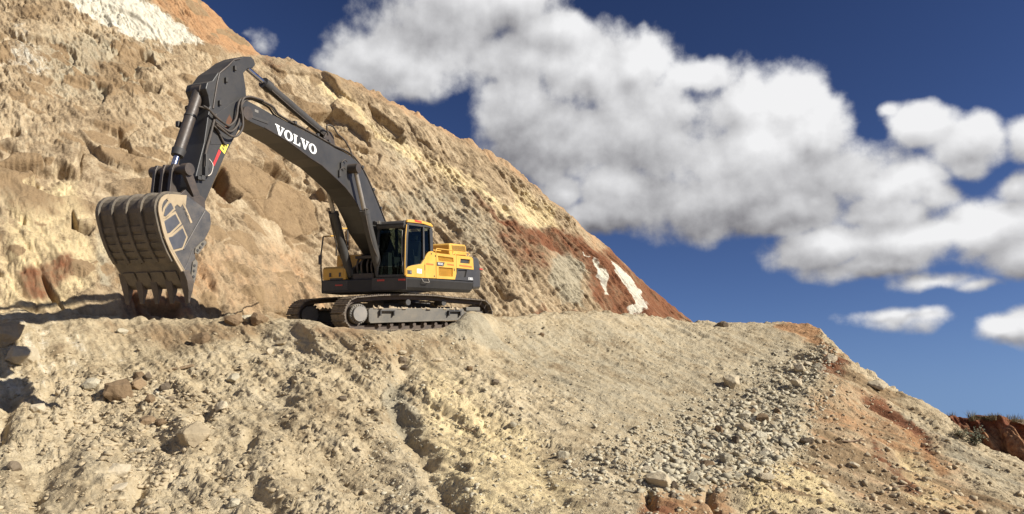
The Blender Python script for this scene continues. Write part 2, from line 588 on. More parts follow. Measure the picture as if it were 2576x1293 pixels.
    d += (0.35 * (1 - left) + 0.9 * low) * 0.075 * fbm(q * np.array([0.22, 3.6, 1.2]) + warp * 0.25, 3, 0.6, seed=33)      # bucket scrapes down the face
    # hollows and overhangs seen in the face
    hol = [([(548, 432), (562, 452), (568, 478), (598, 502), (572, 516), (540, 492), (520, 470)], 1.1),
           ([(352, 206), (402, 222), (398, 236), (366, 230)], .8), ([(352, 112), (385, 122), (392, 150), (360, 140)], .7),
           ([(292, 332), (318, 352), (330, 374), (300, 366)], .6), ([(176, 540), (196, 575), (236, 588), (222, 604), (180, 580)], .7),
           ([(690, 405), (730, 450), (735, 475), (712, 460)], .6), ([(925, 262), (1010, 330), (1000, 350), (940, 300)], .5),
           ([(105, 690), (150, 745), (165, 790), (125, 740)], .5), ([(985, 330), (1015, 345), (1008, 360), (985, 345)], .5),
           ([(335, 745), (450, 770), (440, 806), (350, 800)], .5), ([(1240, 715), (1290, 760), (1270, 770), (1240, 735)], .45)]
    for poly, dep in hol:
        sd = polydist(px + 5 * warp[:, 0], py + 5 * warp[:, 1], poly)
        d -= dep * sstep(sd, -4, 6)
    d *= crestk * (1 - 0.6 * back)
    D = NN * d[:, None]
    P2 = P + D
    # ragged crest
    rag = (1 - sstep(np.abs(V - 1.0), 0.0, 0.035))
    P2[:, 2] += rag * (0.30 * fbm(P * 0.9, 4, 0.6, seed=70)) * (1 - 0.55 * sstep(px, 1150, 1500))
    wx = px + 16 * warp[:, 0] + 7 * fbm(P * 1.6, 3, seed=80)
    wy = py + 16 * warp[:, 1] + 7 * fbm(P * 1.6, 3, seed=85)
    m = lambda poly, s=12: sstep(polydist(wx, wy, poly), -s, s)
    rust = (0.72 + 0.28 * sstep(fbm(q * np.array([0.15, 1.2, 0.5]), 3, seed=96), -0.4, 0.3)) * m([(1185, 512), (1330, 572), (1390, 580), (1520, 625), (1640, 725), (1738, 818), (1640, 800), (1560, 785), (1500, 745), (1440, 665), (1390, 635), (1300, 598)], 12)
    rust = np.maximum(rust, 0.62 * m([(1330, 790), (1360, 770), (1450, 775), (1460, 800), (1340, 815)], 16))
    rust = np.maximum(rust, 0.55 * m([(1250, 560), (1380, 620), (1380, 700), (1300, 690), (1230, 600)], 30))
    rust = np.maximum(rust, 0.56 * m([(300, 760), (330, 720), (470, 740), (480, 808), (320, 808)], 18))
    rust = np.maximum(rust, 0.66 * m([(40, 690), (180, 650), (190, 700), (120, 760), (60, 740)], 18))
    rust = np.maximum(rust, 0.7 * m([(545, 432), (562, 452), (570, 490), (560, 515), (535, 490)], 8))  # not rust: shade of the overhang beside the arm, put into the colour
    rust = np.maximum(rust, 0.8 * m([(1545, 600), (1745, 822), (1720, 822), (1530, 640)], 14))
    rust = np.maximum(rust, 0.55 * m([(480, -20), (660, 118), (720, 160), (690, 160), (600, 90)], 12))
    white = m([(1537, 655), (1562, 668), (1602, 715), (1632, 780), (1605, 782), (1580, 745), (1538, 690)], 5)
    white = np.maximum(white, m([(1480, 660), (1497, 668), (1536, 735), (1524, 742), (1490, 692)], 4))
    white = np.maximum(white, m([(1450, 630), (1466, 637), (1474, 656), (1462, 652)], 3))
    white = np.maximum(white, 0.95 * m([(140, -20), (330, -20), (440, 60), (520, 110), (430, 102), (300, 66), (210, 25)], 9))
    white = np.maximum(white, 0.45 * m([(0, 70), (60, 60), (130, 150), (110, 190), (0, 150)], 25))
    grey = m([(1397, 622), (1455, 685), (1472, 772), (1380, 722), (1380, 660)], 8)
    grey = np.maximum(grey, 0.62 * m([(980, 470), (1150, 480), (1230, 560), (1320, 690), (1200, 640), (1090, 560), (960, 530)], 40))
    grey = np.maximum(grey, 0.6 * m([(60, 90), (300, 80), (420, 110), (300, 250), (120, 200)], 40))
    grey = np.maximum(grey, 0.5 * m([(900, 300), (1000, 330), (1080, 420), (1000, 430)], 30))
    grey = np.maximum(grey, 0.75 * m([(230, 600), (262, 600), (290, 720), (262, 730)], 12))
    orange = 0.75 * m([(330, -30), (490, -30), (660, 125), (640, 140), (520, 108), (440, 60)], 14)
    orange = np.maximum(orange, 0.48 * sstep(V, 0.90, 1.0) * sstep(px, 650, 800))
    orange = np.maximum(orange, 0.38 * m([(560, 640), (780, 600), (830, 800), (560, 800)], 50))
    orange = np.maximum(orange, 0.55 * m([(1480, 560), (1560, 650), (1745, 822), (1650, 815), (1560, 790)], 20))
    orange = np.maximum(orange, 0.45 * m([(450, 560), (620, 640), (540, 760), (450, 700)], 40))
    cream = 0.8 * m([(755, 175), (810, 210), (960, 330), (1150, 440), (1400, 585), (1330, 560), (1150, 480), (980, 370), (830, 260)], 26)
    cream = np.maximum(cream, 0.55 * m([(0, 450), (180, 430), (260, 640), (200, 800), (0, 800)], 50))
    cream = np.maximum(cream, 0.75 * m([(1300, 470), (1390, 545), (1392, 588), (1330, 560)], 14))
    st = np.stack([rust, white, grey, np.ones_like(rust)], 1)
    ti = np.stack([orange, cream, brown, np.ones_like(rust)], 1)
    flow = q * np.array([0.35, 2.4, 1.2])
    o = grid_mesh('hill', P2.reshape(R, C, 3), M_HILL, {'strata': (st, 'FLOAT_COLOR'), 'tint': (ti, 'FLOAT_COLOR'), 'flow': (flow, 'FLOAT_VECTOR')})
    o['kind'] = 'structure'
    return o


# ------------------------------------------------------------------ spoil bank and bench in front
def build_ground():
    C_ = [  # picture column: (row, depth) from the viewer's feet up to the edge of the bench
        (-900, [(1450, 5.5), (1293, 7.5), (1150, 9.5), (1000, 11.5), (900, 13), (805, 15)], 0),
        (-300, [(1450, 6.5), (1293, 8.5), (1150, 11), (1000, 13), (900, 15), (805, 17)], 0),
        (0, [(1450, 7), (1293, 9), (1150, 11.5), (1000, 14), (900, 15.3), (800, 17.2)], 0),
        (300, [(1450, 7), (1293, 9.3), (1150, 11.8), (1000, 14.3), (900, 16.3), (803, 18.4)], 0),
        (600, [(1450, 7), (1293, 9.5), (1150, 12), (1000, 14.3), (900, 16.7), (812, 18.9)], .3),
        (730, [(1450, 7), (1293, 9.5), (1150, 12), (1000, 14.2), (900, 16.4), (803, 18.4)], 1),
        (850, [(1450, 7), (1293, 9.5), (1150, 12), (1000, 14), (900, 15.8), (824, 17.0)], 1),
        (960, [(1450, 7), (1293, 9.5), (1150, 12), (1000, 14), (900, 15.7), (833, 16.8)], 1),
        (1080, [(1450, 7), (1293, 9.4), (1150, 11.9), (1000, 14), (900, 16), (829, 17.3)], 1),
        (1140, [(1450, 7), (1293, 9.35), (1150, 11.9), (1000, 14.1), (900, 16.3), (815, 18.1)], 1),
        (1190, [(1450, 7), (1293, 9.3), (1150, 11.8), (1000, 14.2), (900, 16.6), (788, 18.9)], 1),
        (1260, [(1450, 7), (1293, 9.2), (1150, 11.8), (1000, 14.4), (900, 17.2), (798, 20)], 1),
        (1400, [(1450, 7), (1293, 9.1), (1150, 11.9), (1000, 15), (900, 18.3), (783, 21.5)], 1),
        (1575, [(1450, 7), (1293, 9), (1150, 12.2), (1000, 15.8), (900, 19.2), (792, 22.8)], .8),
        (1740, [(1450, 7), (1293, 9.3), (1150, 12.8), (1000, 16.6), (900, 20.2), (815, 24)], .35),
        (1950, [(1450, 7.2), (1293, 9.8), (1150, 13), (1000, 17), (900, 20.8), (812, 24.5)], -.3),
        (2055, [(1450, 7.5), (1293, 10.2), (1150, 13.3), (1000, 17.2), (900, 20.6), (827, 23.5)], -.6),
        (2130, [(1450, 7.7), (1293, 10.6), (1180, 13.0), (1060, 15.8), (975, 18.6), (898, 21.5)], -1),
        (2350, [(1450, 8), (1330, 10.2), (1240, 12.4), (1160, 14.6), (1095, 16.8), (1036, 19)], -1),
        (2575, [(1500, 8), (1400, 9.8), (1330, 11.4), (1275, 12.8), (1222, 14.3), (1172, 16)], -1),
        (2900, [(1700, 6.5), (1600, 7.8), (1530, 9), (1470, 10), (1420, 11), (1370, 12.5)], -1),
        (3500, [(2000, 5), (1900, 6), (1830, 7), (1780, 7.6), (1740, 8.2), (1700, 9)], -1)]
    rows = [[] for _ in range(11)]
    for px, pts, b in C_:
        near = at(px, pts[0][0], pts[0][1])
        rows[0].append(Vector((near.x * 0.45, 1.5, min(near.z, 0.0) - 0.25)))
        for k, (py, d) in enumerate(pts):
            rows[k + 1].append(at(px, py, d))
        lip = at(px, *pts[-1])
        for k, dy in enumerate((0.9, 3.5, 9.0, 22.0)):
            x, y = lip.x * (1 + 0.01 * dy * (b >= 0)), lip.y + dy
            if px <= 400:
                z = lip.z + (0.12, 0.3, 0.2, -2)[k]
            else:
                zb = bench_z(x, y) + 0.02
                zr = lip.z - (0.2, 1.6, 5.5, 14)[k]
                w = min(max(b, 0), 1)
                if k == 0:
                    zb = 0.4 * lip.z + 0.6 * zb
                z = zb * w + zr * (1 - w) if b >= 0 else zr
            rows[k + 7].append(Vector((x, y, max(z, -10.5))))
    rv = np.array([-0.35, 0, .2, .4, .6, .8, 1.0, 1.08, 1.25, 1.45, 1.8])
    G = np.array([[tuple(p) for p in r] for r in rows])
    vs = np.concatenate([np.linspace(-0.35, 0.05, 16)[:-1], np.linspace(0.05, 1.0, 400), np.linspace(1.0, 1.10, 26)[1:], np.linspace(1.10, 1.8, 40)[1:]])
    us = np.concatenate([np.linspace(-900, -60, 50)[:-1], np.linspace(-60, 2640, 1060), np.linspace(2640, 3500, 40)[1:]])
    G = pchip(rv, G, vs)
    G = np.swapaxes(pchip(np.array([c[0] for c in C_], float), np.swapaxes(G, 0, 1), us), 0, 1)
    R, C, _ = G.shape
    N = gnormals(G)
    P = G.reshape(-1, 3)
    NN = N.reshape(-1, 3)
    px, py = project(P)
    V = np.repeat(vs, C)
    front = 1 - sstep(V, 1.02, 1.12)
    S = np.array([0.66, -0.62, -0.42]); S /= np.linalg.norm(S)
    Nm = np.array([-0.1, -0.45, 0.88]); Nm /= np.linalg.norm(Nm)
    X = np.cross(Nm, S); X /= np.linalg.norm(X)
    Nm = np.cross(S, X)
    q = np.stack([P @ S, P @ X, P @ Nm], 1)
    warp = np.stack([fbm(P * 0.5, 3, seed=140), fbm(P * 0.5, 3, seed=150), fbm(P * 0.5, 3, seed=160)], 1)
    fill = sstep(px, 1150, 1450) * (1 - sstep(px - (py - 950) * -0.3, 1880, 2010))     # the smooth fill slope
    leftk = 1 - sstep(px, 900, 1250)
    d = (0.03 + 0.10 * leftk + 0.05 * (1 - fill)) * fbm(P * 0.42, 4, seed=101)
    d += (0.07 + 0.02 * leftk) * (1 - 0.6 * fill) * fbm(q * np.array([0.28, 1.1, 1]) + warp * 0.25, 4, seed=111)
    d += 0.055 * (1 - 0.3 * fill) * fbm(q * np.array([0.6, 3.4, 2]) + warp * 0.4, 3, seed=119)
    rough = 0.15 + 0.95 * sstep(fbm(P * 0.34, 3, seed=121), -0.15, 0.35)
    pl, of, ed = cells(P * 0.9 + warp * 0.4, 13)
    d += (1 - 0.9 * fill) * rough * 0.030 * (pl + 0.5 * of)
    pl, of, ed = cells(P * 2.3 + warp * 0.3, 14)
    d += (1 - 0.7 * fill) * rough * 0.022 * (pl + 0.7 * of)
    pl, of, ed = cells(P * 5.5, 15)
    d += (1 - 0.4 * fill) * rough * 0.030 * (pl + 0.8 * np.maximum(of, -0.2))
    pl, of, ed = cells(P * 11.0, 16)
    d += (0.4 + 0.6 * rough) * (1 - 0.4 * fill) * 0.019 * (pl + np.maximum(of, -0.1))
    d += 0.02 * fbm(P * 4.5, 3, 0.6, seed=131)
    d += 0.022 * fbm(q * np.array([1.6, 9.0, 4]) + warp * 0.6, 3, 0.6, seed=135)
    # gullies
    for pts, w, dep in (([(1008, 880), (1022, 930), (985, 985), (1012, 1050), (1040, 1110), (1075, 1180), (1150, 1293)], 22, .30),
                        ([(640, 1120), (606, 1190), (622, 1230), (660, 1262), (720, 1300)], 16, .30),
                        ([(390, 1120), (372, 1180), (352, 1230), (330, 1293)], 14, .26),
                        ([(505, 985), (515, 1040), (470, 1090)], 12, .15),
                        ([(40, 960), (15, 1020), (5, 1090)], 18, .30),
                        ([(180, 1080), (120, 1160), (95, 1240)], 22, .22),
                        ([(800, 1130), (840, 1180), (900, 1230)], 12, .12),
                        ([(1230, 860), (1290, 940), (1390, 1040)], 14, .07), ([(1160, 980), (1260, 1110), (1400, 1240)], 14, .09),
                        ([(1630, 1235), (1640, 1293)], 10, .25), ([(1780, 1240), (1800, 1293)], 8, .2),
                        ([(2100, 1000), (2200, 1080), (2330, 1190)], 10, .08), ([(2180, 1000), (2330, 1110), (2450, 1220)], 9, .09)):
        ld = linedist(px + 10 * warp[:, 0], py + 10 * warp[:, 1], pts)
        d -= 0.95 * dep * np.exp(-(ld / (w * 1.15)) ** 2) * (0.55 + 0.6 * fbm(P * 0.9, 2, seed=190))
    for cx, cy, r, h in ((60, 835, 60, .10), (50, 905, 48, .06), (200, 880, 80, .12), (690, 1180, 80, .28), (470, 1095, 34, .22),
                         (240, 1190, 80, .22), (800, 990, 60, .2), (870, 1110, 90, .2), (1190, 815, 45, .1), (950, 850, 50, .1)):
        d += h * np.exp(-(((px - cx) ** 2 + (py - cy) ** 2) / r ** 2))
    d *= front * 0.97 + 0.03 + 0.25 * (1 - front) * (1 - sstep(px, 500, 720))
    d *= 1 - 0.80 * sstep(V, 0.90, 0.99) * sstep(px, 640, 760) * (1 - sstep(px, 1260, 1400))
    P2 = P + NN * d[:, None]
    rag = np.exp(-((V - 1.0) / 0.03) ** 2)
    P2[:, 2] += rag * (0.07 * fbm(P * 1.3, 4, 0.65, seed=170))
    wx = px + 18 * warp[:, 0] + 8 * fbm(P * 2.0, 3, seed=180)
    wy = py + 14 * warp[:, 1] + 8 * fbm(P * 2.0, 3, seed=185)
    m = lambda poly, s=12: sstep(polydist(wx, wy, poly), -s, s)
    grey = 0.50 * m([(1230, 800), (1500, 790), (1950, 815), (2040, 880), (1980, 960), (1880, 1010), (1660, 1140), (1500, 1060), (1330, 930)], 60)
    grey = np.maximum(grey, 0.95 * m([(1130, 800), (1200, 780), (1290, 860), (1310, 900), (1200, 850), (1110, 835)], 18))
    grey = np.maximum(grey, 0.9 * m([(985, 960), (1030, 950), (1070, 1060), (1070, 1130), (1020, 1090), (975, 1020)], 14))
    grey = np.maximum(grey, 0.55 * m([(2060, 865), (2110, 895), (1990, 1090), (1990, 1140), (1750, 1220), (1640, 1190), (1800, 1050), (1900, 980)], 20))
    grey = np.maximum(grey, 0.8 * m([(2230, 1010), (2280, 1050), (2450, 1180), (2575, 1240), (2575, 1200), (2400, 1110), (2300, 1030)], 18))
    stz = sstep(fbm(q * np.array([0.12, 1.3, 0.5]) + warp * 0.2, 4, seed=195), -0.35, 0.5)
    orange = (0.40 + 0.36 * stz) * m([(2110, 900), (2180, 960), (2360, 1100), (2480, 1250), (2480, 1320), (2200, 1320), (2050, 1150), (2030, 1020)], 40)
    orange = np.maximum(orange, 0.9 * m([(2180, 985), (2250, 1020), (2330, 1100), (2400, 1190), (2370, 1190), (2270, 1090)], 12))
    orange = np.maximum(orange, 0.7 * m([(1610, 1235), (1830, 1225), (1860, 1320), (1600, 1320)], 20))
    orange = np.maximum(orange, 0.85 * m([(1950, 806), (2060, 818), (2140, 900), (2100, 890), (2040, 850), (1950, 832)], 10))
    orange = np.maximum(orange, 0.55 * m([(760, 850), (860, 820), (960, 840), (900, 880)], 26))
    rust = 0.9 * m([(2160, 985), (2230, 1000), (2310, 1070), (2360, 1130), (2300, 1090), (2220, 1040)], 10)
    rust = np.maximum(rust, 0.72 * m([(2070, 890), (2140, 900), (2120, 960), (2060, 950)], 16))
    rust = np.maximum(rust, 0.6 * m([(2190, 1090), (2260, 1170), (2330, 1260), (2290, 1250), (2200, 1140)], 9))
    rust = np.maximum(rust, 0.55 * m([(1610, 1255), (1700, 1260), (1690, 1320), (1610, 1320)], 12))
    cream = 0.6 * m([(1080, 900), (1200, 960), (1480, 1230), (1500, 1320), (1150, 1320), (1050, 1100)], 50)
    brown = 0.6 * m([(180, 815), (700, 815), (640, 880), (420, 890), (250, 850)], 30)
    brown = np.maximum(brown, 0.5 * m([(760, 830), (1150, 840), (1100, 900), (900, 930)], 30))
    brown = np.maximum(brown, 0.75 * sstep(fbm(q * np.array([0.2, 1.6, 0.6]), 3, seed=197), 0.0, 0.5) * m([(2050, 830), (2140, 900), (2600, 1200), (2600, 1330), (1850, 1330), (2030, 1130)], 30))
    cream = np.maximum(cream, 0.9 * m([(2250, 1100), (2300, 1120), (2460, 1300), (2300, 1320)], 20))
    cream = np.maximum(cream, 0.85 * m([(1880, 1200), (2050, 1150), (2150, 1320), (1850, 1320)], 30))
    white = 0.25 * m([(-100, 790), (180, 800), (240, 900), (160, 1000), (100, 1100), (-100, 1100)], 50)
    white = np.maximum(white, 0.22 * m([(200, 850), (420, 900), (560, 880), (400, 1000), (250, 950)], 40))
    st = np.stack([rust, white, grey, np.ones_like(rust)], 1)
    ti = np.stack([orange, cream, brown, np.ones_like(rust)], 1)
    flow = q * np.array([0.5, 3.0, 1.6])
    o = grid_mesh('ground', P2.reshape(R, C, 3), M_GROUND, {'strata': (st, 'FLOAT_COLOR'), 'tint': (ti, 'FLOAT_COLOR'), 'flow': (flow, 'FLOAT_VECTOR')})
    o['kind'] = 'structure'
    # a coarser copy to cast rays on
    sub = P2.reshape(R, C, 3)[::2, ::2]
    r2, c2, _ = sub.shape
    idx = np.arange(r2 * c2).reshape(r2, c2)
    q4 = np.stack([idx[:-1, :-1], idx[:-1, 1:], idx[1:, 1:], idx[1:, :-1]], -1).reshape(-1, 4)
    bvh = BVHTree.FromPolygons(sub.reshape(-1, 3).tolist(), q4.tolist())
    return o, bvh, (P2, px, py, V)


hill = build_hill()
ground, GB, GDATA = build_ground()
# ------------------------------------------------------------------ far ground and the red bank
def mesh_obj(name, verts, faces, mat, parent=None, smooth=None):
    me = bpy.data.meshes.new(name)
    me.from_pydata([tuple(v) for v in verts], [], faces)
    me.materials.append(mat)
    if smooth is not None:
        me.polygons.foreach_set('use_smooth', smooth)
    me.update()
    o = bpy.data.objects.new(name, me)
    COL.objects.link(o)
    if parent:
        o.parent = parent
    return o


def tag(o, label, cat, group=None):
    o['label'] = label
    o['category'] = cat
    if group:
        o['group'] = group
    return o


M_RED = earth_material('red_earth', (0.085, 0.033, 0.019), (0.175, 0.066, 0.036), (0.27, 0.115, 0.06))
M_PLAIN = earth_material('plain_earth', (0.16, 0.11, 0.07), (0.26, 0.19, 0.12), (0.36, 0.28, 0.18))


def build_far():
    s = 2500
    o = mesh_obj('plain', [(-s, -s, -11), (s, -s, -11), (s, s, -11), (-s, s, -11)], [(0, 1, 2, 3)], M_PLAIN)
    o['kind'] = 'structure'
    top = [(2150, 1136, 58), (2280, 1081, 58), (2360, 1056, 58), (2392, 1049, 58), (2415, 1054, 58), (2445, 1055, 57), (2468, 1052, 57), (2490, 1059, 57),
           (2497, 1051, 56), (2515, 1048, 56), (2545, 1054, 56), (2580, 1066, 55), (2650, 1074, 54), (2800, 1080, 52), (3100, 1090, 50)]
    rows = [[], [], [], [], [], []]
    for px, py, d in top:
        p = at(px, py, d)
        rows[0].append(Vector((p.x, p.y - 11, -11.5)))
        rows[1].append(Vector((p.x, p.y - 4.0, p.z - 4.4)))
        rows[2].append(Vector((p.x, p.y - 0.9, p.z - 0.75)))
        rows[3].append(Vector((p.x, p.y, p.z)))
        rows[4].append(Vector((p.x, p.y + 2.5, p.z + 0.1)))
        rows[5].append(Vector((p.x + 3, p.y + 40, -11.5)))
    G = np.array([[tuple(p) for p in r] for r in rows])
    vs = np.concatenate([np.linspace(0, 1, 20)[:-1], np.linspace(1, 3, 90), np.linspace(3, 4, 16)[1:], np.linspace(4, 5, 10)[1:]])
    G = pchip(np.arange(6.0), G, vs)
    us = np.linspace(0, len(top) - 1, 300)
    G = np.swapaxes(pchip(np.arange(float(len(top))), np.swapaxes(G, 0, 1), us), 0, 1)
    N = gnormals(G)
    P = G.reshape(-1, 3)
    V = np.repeat(vs, len(us))
    run = np.stack([P[:, 0] * 1.1, P[:, 1] * 0.2, P[:, 2] * 0.15], 1)
    d = (1 - 0.7 * sstep(V, 2.6, 3.1)) * (0.45 * fbm(run, 4, 0.55, seed=301) + 0.25 * fbm(P * 0.8, 4, seed=305))
    P2 = P + N.reshape(-1, 3) * d[:, None]
    dark = sstep(V + 0.2 * fbm(P * 0.7, 3, seed=310), 2.45, 2.8)
    z = 0 * dark
    st = np.stack([0.8 * dark, z, z, z + 1], 1)
    ti = np.stack([0.55 * (1 - sstep(V, 1.6, 2.5)), z, z, z + 1], 1)
    o = grid_mesh('red_bank', P2.reshape(G.shape), M_RED, {'strata': (st, 'FLOAT_COLOR'), 'tint': (ti, 'FLOAT_COLOR'), 'flow': (run * 2, 'FLOAT_VECTOR')})
    o['kind'] = 'structure'
    return G


BANK = build_far()


# ------------------------------------------------------------------ simple materials for man-made things
def paint(name, col, rough=0.5, metal=0.0, dust=0.35, dustcol=(0.36, 0.28, 0.18), scale=3.0, bump=0.0, spec=0.5, updust=0.5, edge=None):
    m = bpy.data.materials.new(name)
    m.use_nodes = True
    t = NT(m.node_tree)
    bs = t.n['Principled BSDF']
    tc = t.node('ShaderNodeTexCoord').outputs['Object']
    geo = t.node('ShaderNodeNewGeometry')
    sp = t.node('ShaderNodeSeparateXYZ')
    t.put(sp.inputs[0], geo.outputs['Normal'])
    n1 = t.noise(tc, scale, 6, 0.68)
    n2 = t.noise(tc, scale * 9, 4, 0.7)
    n3 = t.noise(tc, scale * 0.5, 3, 0.6)
    f = t.math('MULTIPLY_ADD', n1, 0.6, t.math('MULTIPLY', n2, 0.4))
    f = t.mapr(f, 0.40, 0.72)
    f = t.math('MULTIPLY', f, dust)
    up = t.math('MULTIPLY', t.mapr(sp.outputs[2], 0.25, 0.95), updust)     # dust settles on what faces up
    up = t.math('MULTIPLY', up, t.mapr(n1, 0.3, 0.65))
    f = t.math('ADD', f, up, clamp=True)
    c0 = t.mix(t.mapr(n3, 0.35, 0.65), tuple(c * 0.88 for c in col), tuple(min(1, c * 1.10) for c in col))
    t.put(bs.inputs['Base Color'], t.mix(f, c0, dustcol))
    t.put(bs.inputs['Roughness'], t.mapr(f, 0, 1, rough, 0.95))
    t.put(bs.inputs['Metallic'], t.mapr(f, 0, 0.8, metal, 0.0))
    bs.inputs['Specular IOR Level'].default_value = spec
    if bump:
        b = t.node('ShaderNodeBump')
        b.inputs['Strength'].default_value = bump
        b.inputs['Distance'].default_value = 0.02
        t.put(b.inputs['Height'], t.math('MULTIPLY_ADD', n2, 0.6, n1))
        t.put(bs.inputs['Normal'], b.outputs[0])
    return m


def flat(name, col, rough=0.5, metal=0.0):
    return paint(name, col, rough, metal, dust=0.10, updust=0.1)


M = {}
M['char'] = paint('charcoal_paint', (0.043, 0.042, 0.041), 0.42, 0, 0.10, (0.22, 0.17, 0.11), 2.2, updust=0.35)
M['charw'] = paint('worn_charcoal_paint', (0.058, 0.050, 0.044), 0.40, 0.1, 0.40, (0.16, 0.10, 0.06), 5.0, 0.1, updust=0.5)
M['belly'] = M['char']
M['yellow'] = paint('yellow_paint', (0.66, 0.37, 0.055), 0.42, 0, 0.22, (0.50, 0.37, 0.20), 2.6, updust=0.45)
M['skirt'] = paint('skirt_steel', (0.022, 0.021, 0.020), 0.6, 0, 0.10, (0.10, 0.08, 0.06), 3.0, updust=0.2)
M['black'] = paint('black_steel', (0.046, 0.044, 0.042), 0.55, 0, 0.16, (0.18, 0.14, 0.10), 3.0, updust=0.5)
M['plastic'] = flat('black_trim', (0.045, 0.045, 0.044), 0.5)
M['rubber'] = paint('rubber_hose', (0.045, 0.040, 0.036), 0.6, 0, 0.45, (0.20, 0.14, 0.09), 9.0)
M['steel'] = paint('scoured_steel', (0.088, 0.086, 0.088), 0.45, 0.3, 0.30, (0.30, 0.235, 0.15), 4.0, 0.08, updust=0.3)
M['bsteel'] = paint('blue_scoured_steel', (0.086, 0.090, 0.106), 0.45, 0.25, 0.16, (0.30, 0.235, 0.15), 4.0, 0.05, updust=0.2)
M['bdirt'] = paint('dirty_steel', (0.090, 0.078, 0.062), 0.65, 0.1, 0.65, (0.27, 0.21, 0.14), 5.0, 0.25, updust=0.5)
M['bclay'] = paint('clay_caked_steel', (0.36, 0.28, 0.18), 0.9, 0, 0.3, (0.48, 0.38, 0.25), 7.0, 0.4)
M['tooth'] = paint('tooth_steel', (0.075, 0.062, 0.052), 0.5, 0.3, 0.4, (0.24, 0.17, 0.11), 6.0, 0.2)
M['chrome'] = flat('chrome_rod', (0.55, 0.56, 0.62), 0.13, 1.0)
M['rod'] = paint('dull_rod', (0.36, 0.33, 0.29), 0.35, 0.6, 0.35, (0.30, 0.22, 0.14), 6.0)
M['shoe'] = paint('track_shoe_steel', (0.095, 0.078, 0.062), 0.6, 0.2, 0.75, (0.40, 0.31, 0.20), 6.0, 0.3, updust=0.9)
M['link'] = paint('track_link_steel', (0.07, 0.055, 0.045), 0.6, 0.2, 0.5, (0.20, 0.13, 0.08), 6.0, 0.3, updust=0.5)
M['frame'] = paint('dusty_grey_frame', (0.120, 0.112, 0.096), 0.65, 0, 0.40, (0.30, 0.24, 0.16), 3.0, 0.2, updust=0.8)
M['hub'] = paint('grey_hub', (0.21, 0.20, 0.185), 0.5, 0.2, 0.35, (0.36, 0.29, 0.19), 4.0)
M['red'] = flat('red_reflector', (0.52, 0.045, 0.03), 0.35)
M['orange'] = flat('orange_reflector', (0.70, 0.16, 0.035), 0.4)
M['redpaint'] = flat('red_stripe_paint', (0.62, 0.045, 0.045), 0.5)
M['ylabel'] = flat('yellow_label', (0.80, 0.70, 0.10), 0.5)
M['white'] = flat('white_decal', (0.82, 0.82, 0.80), 0.5)
M['ink'] = flat('printed_ink', (0.05, 0.05, 0.06), 0.6)
M['seat'] = flat('seat_fabric', (0.045, 0.05, 0.06), 0.9)
M['console'] = flat('console_plastic', (0.07, 0.07, 0.07), 0.6)
M['lamp'] = flat('lamp_glass', (0.75, 0.72, 0.60), 0.15)
M['mirror'] = flat('mirror_shell', (0.05, 0.045, 0.045), 0.5)
M['rust'] = paint('rust_patch', (0.13, 0.055, 0.025), 0.8, 0, 0.5, (0.07, 0.055, 0.05), 20.0)


def glass_material():
    m = bpy.data.materials.new('tinted_glass')
    m.use_nodes = True
    t = NT(m.node_tree)
    t.n.clear()
    out = t.node('ShaderNodeOutputMaterial')
    fr = t.node('ShaderNodeFresnel')
    fr.inputs['IOR'].default_value = 1.5
    tr = t.node('ShaderNodeBsdfTransparent')
    tr.inputs[0].default_value = (0.50, 0.55, 0.52, 1)
    gl = t.node('ShaderNodeBsdfGlossy')
    gl.inputs['Roughness'].default_value = 0.02
    gl.inputs[0].default_value = (0.9, 0.95, 0.95, 1)
    mx = t.node('ShaderNodeMixShader')
    t.put(mx.inputs[0], t.math('MULTIPLY_ADD', fr.outputs[0], 0.13, 0.0))
    t.put(mx.inputs[1], tr.outputs[0])
    t.put(mx.inputs[2], gl.outputs[0])
    t.put(out.inputs[0], mx.outputs[0])
    return m


M['glass'] = glass_material()


